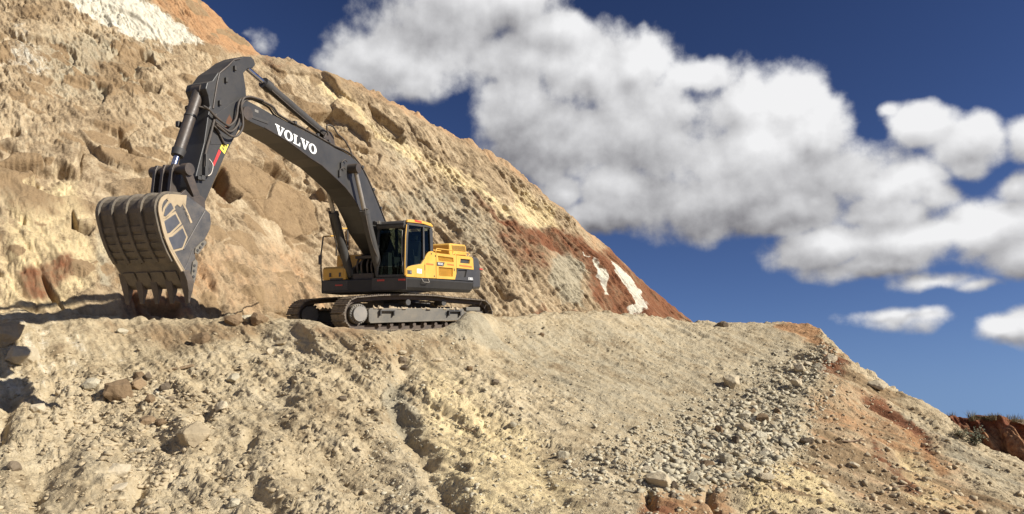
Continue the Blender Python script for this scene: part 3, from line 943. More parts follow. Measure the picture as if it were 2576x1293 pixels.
# ------------------------------------------------------------------ mesh builder
class MB:
    def __init__(self):
        self.v, self.f, self.s = [], [], []

    def add(self, verts, faces, smooth=False):
        o = len(self.v)
        self.v += [Vector(p) for p in verts]
        for f in faces:
            self.f.append([i + o for i in f])
            self.s.append(smooth)
        return self

    def box(self, x0, x1, y0, y1, z0, z1):
        x0, x1 = sorted((x0, x1)); y0, y1 = sorted((y0, y1)); z0, z1 = sorted((z0, z1))
        return self.add([(x0, y0, z0), (x1, y0, z0), (x1, y1, z0), (x0, y1, z0), (x0, y0, z1), (x1, y0, z1), (x1, y1, z1), (x0, y1, z1)],
                        [(0, 3, 2, 1), (4, 5, 6, 7), (0, 1, 5, 4), (1, 2, 6, 5), (2, 3, 7, 6), (3, 0, 4, 7)])

    def prism(self, prof, y0, y1, axis='y'):
        """outline (x,z) carried from y0 to y1; axis 'x': outline (y,z); axis 'z': outline (x,y)"""
        n = len(prof)
        mk = {'y': lambda p, t: (p[0], t, p[1]), 'x': lambda p, t: (t, p[0], p[1]), 'z': lambda p, t: (p[0], p[1], t)}[axis]
        v = [mk(p, y0) for p in prof] + [mk(p, y1) for p in prof]
        f = [tuple(range(n)), tuple(range(2 * n - 1, n - 1, -1))]
        f += [(i, n + i, n + (i + 1) % n, (i + 1) % n) for i in range(n)]
        return self.add(v, f)

    def ring(self, p, r, ax, n):
        ax = Vector(ax).normalized()
        a = ax.orthogonal().normalized()
        b = ax.cross(a)
        return [Vector(p) + a * (r * math.cos(2 * math.pi * k / n)) + b * (r * math.sin(2 * math.pi * k / n)) for k in range(n)]

    def cyl(self, p0, p1, r0, r1=None, n=20):
        r1 = r0 if r1 is None else r1
        p0, p1 = Vector(p0), Vector(p1)
        A, B = self.ring(p0, r0, p1 - p0, n), self.ring(p1, r1, p1 - p0, n)
        self.add(A + B, [(i, (i + 1) % n, n + (i + 1) % n, n + i) for i in range(n)], True)
        self.add(A, [tuple(reversed(range(n)))])
        self.add(B, [tuple(range(n))])
        return self

    def tube(self, pts, r, n=8, smooth_path=0):
        pts = [Vector(p) for p in pts]
        if smooth_path:
            A = np.array([tuple(p) for p in pts])
            s = np.concatenate([[0], np.cumsum(np.linalg.norm(np.diff(A, axis=0), axis=1))])
            # Catmull-Rom through the points
            out = []
            for i in range(len(pts) - 1):
                p0, p1, p2, p3 = A[max(i - 1, 0)], A[i], A[i + 1], A[min(i + 2, len(A) - 1)]
                for k in range(smooth_path):
                    t = k / smooth_path
                    out.append(0.5 * (2 * p1 + (p2 - p0) * t + (2 * p0 - 5 * p1 + 4 * p2 - p3) * t * t + (3 * p1 - p0 - 3 * p2 + p3) * t ** 3))
            out.append(A[-1])
            pts = [Vector(p) for p in out]
        rings = []
        a = None
        for i, p in enumerate(pts):
            d = (pts[min(i + 1, len(pts) - 1)] - pts[max(i - 1, 0)]).normalized()
            a = d.orthogonal().normalized() if a is None else (a - d * a.dot(d)).normalized()
            b = d.cross(a)
            rings.append([p + a * (r * math.cos(2 * math.pi * k / n)) + b * (r * math.sin(2 * math.pi * k / n)) for k in range(n)])
        v = [q for R in rings for q in R]
        f = []
        for i in range(len(rings) - 1):
            f += [(i * n + k, i * n + (k + 1) % n, (i + 1) * n + (k + 1) % n, (i + 1) * n + k) for k in range(n)]
        self.add(v, f, True)
        self.add(rings[0], [tuple(reversed(range(n)))])
        self.add(rings[-1], [tuple(range(n))])
        return self

    def mesh(self, name, mat, bevel=0.0, xf=None):
        bm = bmesh.new()
        vs = [bm.verts.new(p) for p in self.v]
        for f, s in zip(self.f, self.s):
            try:
                fc = bm.faces.new([vs[i] for i in f])
                fc.smooth = s
            except ValueError:
                pass
        bmesh.ops.recalc_face_normals(bm, faces=bm.faces)
        if bevel:
            bm.normal_update()
            es = [e for e in bm.edges if len(e.link_faces) == 2 and e.calc_face_angle(0) > 0.5]
            bmesh.ops.bevel(bm, geom=es, offset=bevel, segments=2, affect='EDGES', profile=0.5, clamp_overlap=True)
        big = [f for f in bm.faces if len(f.verts) > 4]
        bmesh.ops.triangulate(bm, faces=big)
        if xf is not None:
            bm.transform(xf)
        me = bpy.data.meshes.new(name)
        bm.to_mesh(me)
        bm.free()
        for mt in (mat if isinstance(mat, list) else [mat]):
            me.materials.append(mt)
        return me

    def build(self, name, mat, parent=None, bevel=0.0, xf=None, label=None):
        o = bpy.data.objects.new(name, self.mesh(name, mat, bevel, xf))
        COL.objects.link(o)
        if parent is not None:
            o.parent = parent
        if label:
            o['label'] = label
        return o


def offset_poly(poly, d):
    """shrink (d>0) an outline"""
    n = len(poly)
    A = sum(poly[i][0] * poly[(i + 1) % n][1] - poly[(i + 1) % n][0] * poly[i][1] for i in range(n))
    sg = 1 if A > 0 else -1
    out = []
    for i in range(n):
        p0, p1, p2 = Vector(poly[i - 1]), Vector(poly[i]), Vector(poly[(i + 1) % n])
        a, b = (p1 - p0).normalized(), (p2 - p1).normalized()
        na, nb = Vector((-a.y, a.x)) * sg, Vector((-b.y, b.x)) * sg
        m = na + nb
        m = m / max(m.dot(m) / 2, 0.35)
        out.append(tuple(p1 + m * d))
    return out


# letters with slab serifs: polygons on a cell of height 1 (x to the right, y up)
def letter_polys(ch):
    if ch == 'V':
        return [[(-0.02, 1), (0.44, 1), (0.44, .88), (0.36, .88), (0.53, .32), (0.68, .88), (0.60, .88), (0.60, 1), (0.94, 1), (0.94, .88), (0.86, .88), (0.56, -.02), (0.40, -.02), (0.08, .88), (-0.02, .88)]], 0.92
    if ch == 'L':
        return [[(0, 1), (0.44, 1), (0.44, .88), (0.34, .88), (0.34, .12), (0.56, .12), (0.68, .40), (0.76, .40), (0.76, 0), (0, 0), (0, .12), (0.10, .12), (0.10, .88), (0, .88)]], 0.80
    if ch == 'O':
        out = []
        n = 28
        for k in range(n):
            a0, a1 = 2 * math.pi * k / n, 2 * math.pi * (k + 1) / n
            o = lambda a: (0.46 + 0.46 * math.cos(a), 0.5 + 0.53 * math.sin(a))
            i = lambda a: (0.46 + 0.20 * math.cos(a), 0.5 + 0.38 * math.sin(a))
            out.append([o(a0), o(a1), i(a1), i(a0)])
        return out, 0.96
    S = {'E': [[(0, 0), (0, 1), (.6, 1), (.6, .82), (.2, .82), (.2, .6), (.55, .6), (.55, .42), (.2, .42), (.2, .18), (.6, .18), (.6, 0)]],
         'C': [[(.65, .8), (.65, 1), (.15, 1), (0, .85), (0, .15), (.15, 0), (.65, 0), (.65, .2), (.2, .2), (.2, .8)]],
         '4': [[(.45, 0), (.45, .22), (0, .22), (0, .4), (.38, 1), (.65, 1), (.65, 0)]],
         '8': [[(0, 0), (0, 1), (.2, 1), (.2, 0)], [(.45, 0), (.45, 1), (.65, 1), (.65, 0)], [(.2, 0), (.2, .18), (.45, .18), (.45, 0)], [(.2, .41), (.2, .59), (.45, .59), (.45, .41)], [(.2, .82), (.2, 1), (.45, 1), (.45, .82)]],
         '0': [[(0, 0), (0, 1), (.2, 1), (.2, 0)], [(.45, 0), (.45, 1), (.65, 1), (.65, 0)], [(.2, 0), (.2, .18), (.45, .18), (.45, 0)], [(.2, .82), (.2, 1), (.45, 1), (.45, .82)]],
         'D': [[(0, 0), (0, 1), (.2, 1), (.2, 0)], [(.45, .12), (.45, .88), (.65, .8), (.65, .2)], [(.2, 0), (.2, .18), (.5, .18), (.6, .12), (.5, 0)], [(.2, .82), (.2, 1), (.5, 1), (.6, .88), (.5, .82)]],
         'l': [[(0, 0), (0, 1), (.2, 1), (.2, .2), (.6, .2), (.6, 0)]]}
    return S[ch], 0.80


def lettering(text, org, dx, dz, h, y, thick=0.004, squeeze=1.0):
    """flat letters on a plane of constant y: org (x,z) of the lower left corner, dx/dz unit directions of reading and up"""
    mb = MB()
    cur = 0.0
    for ch in text:
        polys, adv = letter_polys(ch)
        for pl in polys:
            prof = []
            for (a, b) in pl:
                X = (cur + a) * h * squeeze
                Z = b * h
                prof.append((org[0] + dx[0] * X + dz[0] * Z, org[1] + dx[1] * X + dz[1] * Z))
            mb.prism(prof, y, y + thick)
        cur += adv
    return mb
# ------------------------------------------------------------------ the excavator
EX = bpy.data.objects.new('excavator', None)
EX.empty_display_size = 0.5
COL.objects.link(EX)
mw = Matrix.Identity(4)
for i in range(3):
    for j in range(3):
        mw[i][j] = MH[i][j]
    mw[i][3] = TPOS[i]
EX.matrix_world = mw
tag(EX, 'large tracked excavator with charcoal boom and yellow body on the bench below the hill', 'excavator')
XT = Matrix.Identity(4)
for i in range(3):
    for j in range(3):
        XT[i][j] = MT_IN[i][j]


def stadium_path():
    """closed outline (x,z) of the track chain, clockwise from the front bottom"""
    pts = []
    def arc(cx, cz, r, a0, a1, n):
        for k in range(n + 1):
            a = math.radians(a0 + (a1 - a0) * k / n)
            pts.append((cx + r * math.cos(a), cz + r * math.sin(a)))
    arc(2.22, 0.50, 0.44, -95, 82, 18)
    for p in ((1.6, 1.00), (0.9, 1.035), (0.45, 1.04), (0.0, 1.04), (-0.4, 1.03), (-0.9, 0.985), (-1.6, 0.955)):
        pts.append(p)
    arc(-2.12, 0.50, 0.43, 92, 265, 18)
    return pts


def resample(pts, n):
    A = np.array(pts + [pts[0]], float)
    s = np.concatenate([[0], np.cumsum(np.linalg.norm(np.diff(A, axis=0), axis=1))])
    L = s[-1]
    out = []
    for k in range(n):
        d = L * k / n
        p = np.array([np.interp(d, s, A[:, 0]), np.interp(d, s, A[:, 1])])
        e = np.array([np.interp((d + 0.02) % L, s, A[:, 0]), np.interp((d + 0.02) % L, s, A[:, 1])])
        t = (e - p) / np.linalg.norm(e - p)
        out.append((p, t))
    return out, L


def build_undercarriage():
    # centre: carbody with its four legs and the slewing ring
    mb = MB()
    mb.box(-0.85, 0.85, -0.75, 0.75, 0.52, 0.86)
    for sx in (1, -1):
        for sy in (1, -1):
            mb.prism([(sx * 0.35, sy * 0.55), (sx * 0.85, sy * 0.45), (sx * 1.35, sy * 1.15), (sx * 0.75, sy * 1.15)], 0.42, 0.74, 'z')
    mb.build('carbody', M['black'], EX, 0.02, XT)
    MB().cyl((0, 0, 0.86), (0, 0, 1.16), 0.80, 0.80, 36).build('slewing_ring', M['black'], EX, 0, XT)
    sh = MB()
    sh.box(-0.098, 0.098, -0.375, 0.375, 0.0, 0.028)
    for gx, gh in ((-0.085, 0.055), (-0.005, 0.045), (0.07, 0.045)):
        sh.prism([(gx - 0.012, 0.026), (gx + 0.016, 0.026), (gx + 0.012, gh), (gx - 0.006, gh)], -0.375, 0.375)
    shoe_me = sh.mesh('track_shoe', M['shoe'])
    for side in (1, -1):
        yc = 1.37 * side
        tr = MB()
        path = stadium_path()
        inner = offset_poly(path, 0.115)
        n = len(path)
        for y0, y1 in ((yc - 0.20, yc - 0.10), (yc + 0.10, yc + 0.20)):
            v = [(p[0], y, p[1]) for y in (y0, y1) for p in path] + [(p[0], y, p[1]) for y in (y0, y1) for p in inner]
            f = []
            for i in range(n):
                j = (i + 1) % n
                f += [(i, j, n + j, n + i), (2 * n + i, 3 * n + i, 3 * n + j, 2 * n + j), (i, 2 * n + i, 2 * n + j, j), (n + i, n + j, 3 * n + j, 3 * n + i)]
            tr.add(v, f)
        track = tr.build('crawler_track', M['link'], EX, 0, XT)
        places, L = resample(path, 55)
        for (p, t) in places:
            nrm = np.array([t[1], -t[0]])       # outward for this sense of travel
            o = bpy.data.objects.new('track_shoe', shoe_me)
            m = Matrix(((t[0], 0, nrm[0], p[0]), (0, 1, 0, yc), (t[1], 0, nrm[1], p[1]), (0, 0, 0, 1)))
            o.parent = track
            o.matrix_local = XT @ m
            COL.objects.link(o)
        # side frame between sprocket and idler
        s = side
        fr = MB()
        prof = [(1.90, 0.26), (1.92, 0.60), (1.86, 0.66), (-1.42, 0.68), (-1.48, 0.62), (-1.46, 0.38), (-1.30, 0.33)]
        fr.prism(prof, yc - 0.26, yc + s * 0.30)
        fo = fr.build('track_frame', M['frame'], EX, 0.02, XT)
        MB().prism([(1.90, 0.245), (1.90, 0.285), (-1.40, 0.355), (-1.40, 0.315)], yc + s * 0.30, yc + s * 0.36).build('lower_flange', M['frame'], fo, 0.006, XT)
        for x in (1.35, -1.05):
            st = MB()
            st.box(x - 0.24, x + 0.24, yc + s * 0.30, yc + s * 0.40, 0.575, 0.61)
            st.box(x - 0.24, x - 0.20, yc + s * 0.30, yc + s * 0.39, 0.45, 0.575)
            st.box(x + 0.20, x + 0.24, yc + s * 0.30, yc + s * 0.39, 0.45, 0.575)
            st.build('step', M['black'], fo, 0.005, XT)
        MB().cyl((-0.78, yc + s * 0.295, 0.52), (-0.78, yc + s * 0.306, 0.52), 0.062, 0.062, 20).build('frame_hole', M['plastic'], fo, 0, XT)
        # caked earth on top of the frame
        cl = MB()
        r_ = random.Random(5 + side)
        for k in range(60):
            x = r_.uniform(-1.35, 1.8)
            y = yc + s * r_.uniform(0.05, 0.28)
            z = 0.67 - 0.01 * (x < 1)
            h = r_.uniform(0.015, 0.06) * (1.6 if abs(x - 1.35) < .35 or abs(x + 1.05) < .3 else 1)
            w = r_.uniform(0.03, 0.09)
            cl.add([(x - w, y - w, z - 0.02), (x + w, y - w * .8, z - 0.02), (x + w * .8, y + w, z - 0.02), (x - w, y + w, z - 0.02), (x + r_.uniform(-.3, .3) * w, y, z + h)],
                   [(0, 1, 4), (1, 2, 4), (2, 3, 4), (3, 0, 4), (3, 2, 1, 0)])
        ce = cl.build('caked_earth', M['bclay'], fo, 0, XT)
        ce['kind'] = 'stuff'
        # sprocket and its final drive
        sp = MB()
        for k in range(22):
            a0 = 2 * math.pi * k / 22
            for da0, da1, rr in ((0, .5, 0.40), (.5, 1, 0.345)):
                b0, b1 = a0 + 2 * math.pi / 22 * da0, a0 + 2 * math.pi / 22 * da1
                sp.prism([(2.22, 0.50), (2.22 + rr * math.cos(b0), 0.50 + rr * math.sin(b0)), (2.22 + rr * math.cos(b1), 0.50 + rr * math.sin(b1))], yc - 0.05, yc + 0.05)
        spo = sp.build('sprocket', M['link'], EX, 0, XT)
        MB().cyl((2.22, yc - s * 0.2, 0.50), (2.22, yc + s * 0.30, 0.50), 0.27, 0.27, 32).build('drive_hub', M['frame'], spo, 0, XT)
        MB().cyl((2.22, yc + s * 0.30, 0.50), (2.22, yc + s * 0.385, 0.50), 0.215, 0.205, 32).build('hub_cover', M['hub'], spo, 0, XT)
        for k in range(24):
            a = 2 * math.pi * k / 24
            bx, bz = 2.22 + 0.243 * math.cos(a), 0.50 + 0.243 * math.sin(a)
            MB().cyl((bx, yc + s * 0.30, bz), (bx, yc + s * 0.322, bz), 0.016, 0.016, 6).build('hub_bolt', M['hub'], spo, 0, XT)
        il = MB()
        il.cyl((-2.12, yc - 0.09, 0.50), (-2.12, yc + 0.09, 0.50), 0.30, 0.30, 32)
        il.cyl((-2.12, yc - 0.16, 0.50), (-2.12, yc + 0.16, 0.50), 0.12, 0.12, 20)
        io = il.build('idler', M['link'], EX, 0, XT)
        MB().box(-2.25, -1.50, yc + s * 0.14, yc + s * 0.26, 0.42, 0.58).build('idler_yoke', M['frame'], io, 0.01, XT)
        MB().box(-2.12, -1.55, yc + s * 0.10, yc + s * 0.30, 0.60, 0.72).build('idler_guard', M['frame'], io, 0.02, XT)
        for x in np.linspace(-1.55, 1.55, 9):
            ro = MB()
            ro.cyl((x, yc - 0.21, 0.20), (x, yc + 0.21, 0.20), 0.095, 0.095, 14)
            ro.cyl((x, yc - 0.27, 0.20), (x, yc + 0.30, 0.20), 0.055, 0.055, 12)
            ro.build('track_roller', M['link'], EX, 0, XT)
        for x in (0.55, -0.75):
            MB().cyl((x, yc - 0.18, 0.84), (x, yc + 0.22, 0.84), 0.085, 0.085, 14).build('carrier_roller', M['black'], EX, 0, XT)


build_undercarriage()


def slats(corners, y, n, tilt, mat, parent, name='vent_grille', depth=0.02):
    """upright louvres in a four-cornered opening (front top, rear top, rear bottom, front bottom)"""
    a, b, c, d = [Vector(p) for p in corners]
    mb = MB()
    for k in range(n):
        t0, t1 = (k + 0.08) / n, (k + 0.72) / n
        p = [a.lerp(b, t0), a.lerp(b, t1), d.lerp(c, t1), d.lerp(c, t0)]
        mb.add([(p[0].x, y, p[0].y), (p[1].x, y - depth, p[1].y), (p[2].x, y - depth, p[2].y), (p[3].x, y, p[3].y),
                (p[0].x, y - 0.006, p[0].y), (p[1].x, y - depth - 0.006, p[1].y), (p[2].x, y - depth - 0.006, p[2].y), (p[3].x, y - 0.006, p[3].y)],
               [(0, 1, 2, 3), (7, 6, 5, 4), (0, 4, 5, 1), (1, 5, 6, 2), (2, 6, 7, 3), (3, 7, 4, 0)])
    return mb.build(name, mat, parent)


def frame_panel(outer, holes, y0, y1, name, mat, parent, bevel=0.008):
    """a plate with openings, cut with a planar triangulation"""
    from mathutils.geometry import tessellate_polygon
    loops = [[Vector((p[0], p[1], 0)) for p in outer]] + [[Vector((p[0], p[1], 0)) for p in h] for h in holes]
    tris = tessellate_polygon(loops)
    flatv = [p for l in loops for p in l]
    n = len(flatv)
    mb = MB()
    v = [(p.x, y0, p.y) for p in flatv] + [(p.x, y1, p.y) for p in flatv]
    f = [tuple(t) for t in tris] + [tuple(n + i for i in reversed(t)) for t in tris]
    o = 0
    for l in loops:
        m = len(l)
        f += [(o + i, o + (i + 1) % m, n + o + (i + 1) % m, n + o + i) for i in range(m)]
        o += m
    mb.add(v, f)
    return mb.build(name, mat, parent)


def build_house():
    # revolving frame
    fr = MB()
    fr.prism([(1.86, 1.17), (1.86, 1.55), (-2.98, 1.55), (-2.98, 1.36), (-1.4, 1.27), (0.9, 1.13)], -1.36, 1.24)
    frame = fr.build('revolving_frame', M['skirt'], EX, 0.03)
    sk = MB()
    sk.prism([(1.475, 1.57), (1.475, 1.52), (1.40, 1.30), (1.30, 1.20), (1.2, 1.20), (1.2, 1.57)], -2.98, 1.86, 'x')
    sk.box(-2.98, 1.30, -1.475, -1.37, 1.20, 1.57)
    sk.build('side_skirt', M['skirt'], frame, 0.02)
    for (y0, y1) in ((0.54, 0.77), (1.22, 1.43)):
        MB().box(1.882, 1.892, y0, y1, 1.475, 1.525).build('red_reflector', M['red'], frame)
    MB().box(1.862, 1.884, 0.36, 1.47, 1.22, 1.57).build('front_skirt', M['black'], frame, 0.006)
    hb = MB().tube([(0.98, 1.48, 1.565), (0.97, 1.53, 1.47), (0.93, 1.54, 1.45), (0.62, 1.54, 1.45), (0.58, 1.53, 1.47), (0.57, 1.48, 1.565)], 0.013)
    hb.build('step_bar', M['hub'], frame)
    # mast for the boom foot
    ms = MB()
    for y in (0.36, -0.44):
        ms.prism([(1.70, 1.55), (1.75, 1.85), (0.75, 2.35), (0.15, 2.40), (-0.3, 2.1), (-0.5, 1.55)], y, y + 0.07)
    ms.build('boom_mount', M['black'], frame, 0.01)
    # hydraulic hoses and control valve between the boom foot and the cab
    vb = MB()
    vb.box(0.3, 1.75, -0.34, 0.34, 1.56, 1.72)
    for y in (-0.26, -0.12, 0.08, 0.22):
        vb.tube([(1.62, y, 1.70), (1.66, y, 2.0), (1.5, y + .02, 2.22), (1.05, y, 2.30), (0.6, y, 2.2)], 0.032, 8, 4)
    vb.box(1.50, 1.70, -0.30, 0.30, 2.16, 2.24)
    vb.build('valve_hoses', M['rubber'], frame)

    # body left side: four yellow panels under and behind the cab
    Y0, Y1 = 1.43, 1.475
    lowp = MB().prism([(1.885, 1.58), (1.885, 1.80), (1.74, 1.87), (1.50, 1.915), (1.20, 1.955), (0.95, 1.985), (0.82, 2.09), (0.75, 2.155), (0.75, 1.58)], Y0, Y1).build('front_side_panel', M['yellow'], EX, 0.010)
    MB().box(1.58, 1.84, Y1 + .002, Y1 + .008, 1.66, 1.77).build('side_lamp', M['plastic'], lowp, 0.002)
    MB().box(1.60, 1.70, Y1 + .010, Y1 + .014, 1.68, 1.75).build('lamp_lens', M['hub'], lowp)
    stk = MB().box(0.96, 1.26, Y1 + .002, Y1 + .005, 1.705, 1.835).build('white_sticker', M['white'], lowp)
    ink = MB()
    for (x0, x1, z) in ((1.16, 1.08, 1.785), (1.20, 1.19, 1.80), (1.10, 1.01, 1.765), (1.15, 1.10, 1.738), (1.08, 1.02, 1.74)):
        ink.box(x0, x1, Y1 + .007, Y1 + .009, z, z + 0.012)
    ink.build('printing', M['ink'], lowp)
    door = MB().prism([(0.735, 1.582), (0.735, 2.17), (0.56, 2.32), (0.43, 2.385), (0.30, 2.41), (0.19, 2.41), (0.08, 2.38), (0.0, 2.38), (0.0, 1.592)], Y0, Y1).build('side_door', M['yellow'], EX, 0.010)
    MB().box(0.18, 0.66, Y1 + .002, Y1 + .006, 1.985, 2.03).build('orange_reflector', M['orange'], door)
    for x, z in ((0.33, 2.33), (0.13, 1.66), (0.05, 2.28)):
        MB().cyl((x, Y1, z), (x, Y1 + .012, z), 0.025, 0.025, 10).build('latch', M['plastic'], door)
    MB().box(0.742, 0.775, Y1 - .01, Y1 + .010, 1.80, 1.98).build('hinge', M['plastic'], door, 0.003)
    v1 = [(-0.12, 2.30), (-1.28, 2.31), (-1.31, 2.165), (-0.18, 2.145)]
    v2 = [(-0.18, 1.955), (-1.24, 1.97), (-1.22, 1.69), (-0.20, 1.68)]
    vp = frame_panel([(-0.02, 1.592), (-0.02, 2.378), (-1.51, 2.405), (-1.51, 1.80), (-1.395, 1.606)], [list(reversed(v1)), list(reversed(v2))], Y0, Y1, 'vented_side_panel', M['yellow'], EX)
    for v_ in (v1, v2):
        MB().prism(offset_poly(v_, -0.02), Y0 - .012, Y0 - .004).build('vent_back', M['yellow'], vp)
    slats(v1, Y1 - .004, 13, 0, M['yellow'], vp)
    slats(v2, Y1 - .004, 13, 0, M['yellow'], vp)
    MB().prism([(-0.05, 2.105), (-0.62, 2.12), (-0.51, 1.99), (-0.05, 1.985)], Y1 + .001, Y1 + .007).build('name_plate', M['plastic'], vp)
    lettering('VOLVO', (-0.11, 2.022), (-1, 0), (0, 1), 0.066, Y1 + .009, 0.003, 1.2).build('name_lettering', M['white'], vp)
    MB().box(-1.31, -0.80, Y1 + .002, Y1 + .006, 2.05, 2.09).build('orange_reflector', M['orange'], vp)
    MB().box(-1.36, -1.31, Y1 + .001, Y1 + .012, 1.88, 1.96).build('latch', M['ink'], vp)
    win = [(-1.86, 2.315), (-2.69, 2.335), (-2.63, 2.185), (-1.82, 2.17)]
    rp = frame_panel([(-1.53, 1.99), (-1.53, 2.406), (-2.80, 2.432), (-2.93, 2.37), (-2.975, 2.0)], [list(reversed(win))], Y0, Y1, 'rear_side_panel', M['yellow'], EX)
    MB().box(-2.79, -1.75, Y1 + .002, Y1 + .006, 2.06, 2.11).build('orange_reflector', M['orange'], rp)
    MB().box(-2.72, -1.78, Y0 - .06, Y0 - .05, 2.15, 2.35).build('recess', M['bdirt'], rp)
    op = [(-1.66, 1.93), (-2.41, 1.965), (-2.27, 1.71), (-1.62, 1.69)]
    cp = frame_panel([(-1.40, 1.598), (-1.535, 1.83), (-1.60, 1.975), (-2.975, 1.985), (-2.975, 1.60)], [list(reversed(op))], Y0, Y1 - .004, 'lower_rear_panel', M['char'], EX)
    MB().prism(op, Y0 - .08, Y0 - .07).build('recess', M['bdirt'], cp)
    MB().prism([(-1.66, 1.92), (-1.95, 1.95), (-1.98, 1.71), (-1.64, 1.70)], Y0 - .055, Y0 - .03).build('radiator', M['bclay'], cp)
    lettering('EC480Dl', (-2.50, 1.635), (-1, 0), (0, 1), 0.080, Y1 - .002, 0.004, 0.95).build('model_lettering', M['white'], cp)

    # engine bay behind the panels
    eb = MB()
    eb.box(-2.96, 0.10, -1.46, 1.42, 1.56, 2.36)
    bay = eb.build('engine_bay', M['black'], EX, 0.02)
    MB().box(-2.95, 0.08, -1.46, 1.40, 2.362, 2.40).build('deck', M['yellow'], bay, 0.01)
    # raised hood
    hd = MB()
    hd.prism([(-1.42, 2.40), (-1.42, 2.76), (-1.47, 2.81), (-2.70, 2.855), (-2.78, 2.80), (-2.88, 2.40)], -0.30, 1.28)
    hood = hd.build('engine_hood', M['yellow'], EX, 0.03)
    hv = [(-1.58, 2.75), (-2.68, 2.80), (-2.76, 2.62), (-1.66, 2.58)]
    MB().prism(hv, 1.281, 1.284).build('vent_back', M['bdirt'], hood)
    slats(hv, 1.300, 13, 0, M['yellow'], hood, depth=0.012)
    for pts in ([(-0.14, 1.40, 2.40), (-0.13, 1.40, 2.47), (-0.22, 1.40, 2.53), (-1.36, 1.40, 2.555), (-1.44, 1.40, 2.53), (-1.38, 1.40, 2.41)],
                [(-1.58, 1.40, 2.41), (-1.64, 1.40, 2.48), (-1.74, 1.40, 2.52), (-2.70, 1.40, 2.565), (-2.78, 1.40, 2.55), (-2.68, 1.40, 2.42)],
                [(-0.14, 1.02, 2.40), (-0.13, 1.02, 2.47), (-0.22, 1.02, 2.53), (-1.30, 1.02, 2.55)]):
        MB().tube(pts, 0.018).build('handrail', M['yellow'], EX)
    # counterweight with a rounded tail
    pl = []
    for k in range(13):
        a = math.pi * (0.5 + k / 12)
        pl.append((-3.52 + 0.50 * math.cos(a), (1.45 - 0.45) * (1 if k < 6.5 else -1) + 0.45 * math.sin(a)))
    prof = [(-2.985, 1.45)] + [(x, y) for x, y in pl] + [(-2.985, -1.45)]
    rings = []
    for z, k in ((1.33, .93), (1.40, 1.0), (1.95, 1.02), (2.10, 1.0), (2.40, .93), (2.47, .86)):
        rings.append([((x + 2.985) * k - 2.985, y * min(1, k + .04), z + (0 if x > -3.1 else 0.02)) for x, y in prof])
    n = len(prof)
    cw = MB()
    cw.add([p for r in rings for p in r], [(i * n + j, i * n + (j + 1) % n, (i + 1) * n + (j + 1) % n, (i + 1) * n + j) for i in range(5) for j in range(n)] +
           [tuple(range(n)), tuple(5 * n + j for j in range(n))])
    cwo = cw.build('counterweight', M['char'], EX, 0.012)
    MB().box(-3.85, -3.55, 1.44, 1.462, 2.03, 2.075).build('red_reflector', M['red'], cwo)
    # right front: tool box on its black step, tank behind
    bx = MB().prism([(1.86, 1.56), (1.87, 1.88), (1.82, 1.93), (1.72, 1.95), (0.95, 1.95), (0.95, 1.56)], -1.30, -0.52).build('tool_box', M['yellow'], EX, 0.02)
    MB().box(1.868, 1.878, -1.20, -0.58, 1.67, 1.88).build('box_lid', M['yellow'], bx, 0.004)
    for y in (-1.03, -0.70):
        MB().box(1.879, 1.90, y - 0.03, y + 0.03, 1.64, 1.76).build('box_latch', M['plastic'], bx, 0.004)
    stp = MB()
    stp.box(0.95, 1.87, -1.30, -0.44, 1.24, 1.55)
    sb = stp.build('front_step', M['black'], EX, 0.03)
    MB().box(1.872, 1.882, -0.86, -0.62, 1.375, 1.415).build('red_reflector', M['red'], sb)
    MB().box(1.80, 1.885, -1.05, -0.62, 1.555, 1.60).build('step_plate', M['plastic'], sb, 0.004)
    tk = MB().prism([(1.00, 1.56), (0.98, 2.33), (0.94, 2.36), (0.10, 2.38), (0.10, 1.56)], -1.42, -0.55)
    tank = tk.build('fuel_tank', M['yellow'], EX, 0.02)
    MB().add([(1.00, -1.30, 2.03), (1.00, -1.22, 2.03), (1.00, -0.92, 2.30), (1.00, -1.00, 2.30), (1.03, -1.30, 2.03), (1.03, -1.22, 2.03), (1.03, -0.92, 2.30), (1.03, -1.00, 2.30)],
             [(0, 1, 2, 3), (4, 5, 6, 7), (0, 1, 5, 4), (1, 2, 6, 5), (2, 3, 7, 6), (3, 0, 4, 7)]).build('brace', M['yellow'], tank)
    MB().tube([(0.95, -1.05, 2.34), (0.95, -1.05, 3.15), (0.90, -1.03, 3.2)], 0.022).build('exhaust_pipe', M['black'], tank)
    # mirror post and guard rail along the right side
    rail = MB()
    rail.tube([(1.80, -1.36, 1.45), (1.84, -1.38, 1.85), (1.82, -1.40, 2.30), (1.68, -1.42, 2.86)], 0.022)
    post = rail.build('mirror_post', M['mirror'], EX)
    MB().box(1.86, 1.90, -1.44, -1.33, 2.02, 2.30).build('mirror', M['mirror'], post, 0.015)
    MB().tube([(1.68, -1.42, 2.86), (1.60, -1.43, 2.88), (1.00, -1.44, 2.96), (0.92, -1.44, 3.02), (0.66, -1.45, 3.22), (0.1, -1.45, 3.28)], 0.022).build('guard_rail', M['yellow'], EX)
    MB().tube([(0.98, -1.44, 2.34), (0.98, -1.44, 2.96)], 0.020).build('guard_post', M['plastic'], EX)
    # ---- cab
    YL, YR = 1.455, 0.50
    cb = MB()
    cb.box(0.16, 1.86, YR, YL - .02, 1.58, 1.66)                                           # floor
    cab = cb.build('cab', M['plastic'], EX, 0.01)
    MB().prism([(0.17, 1.66), (0.17, 3.05), (0.13, 3.02), (0.10, 2.4), (0.11, 1.60)], YR, YL - .02).build('rear_wall', M['plastic'], cab)
    def pillar(name, prof, y0, y1, mat='plastic', bev=0.01):
        return MB().prism(prof, y0, y1).build(name, M[mat], cab, bev)
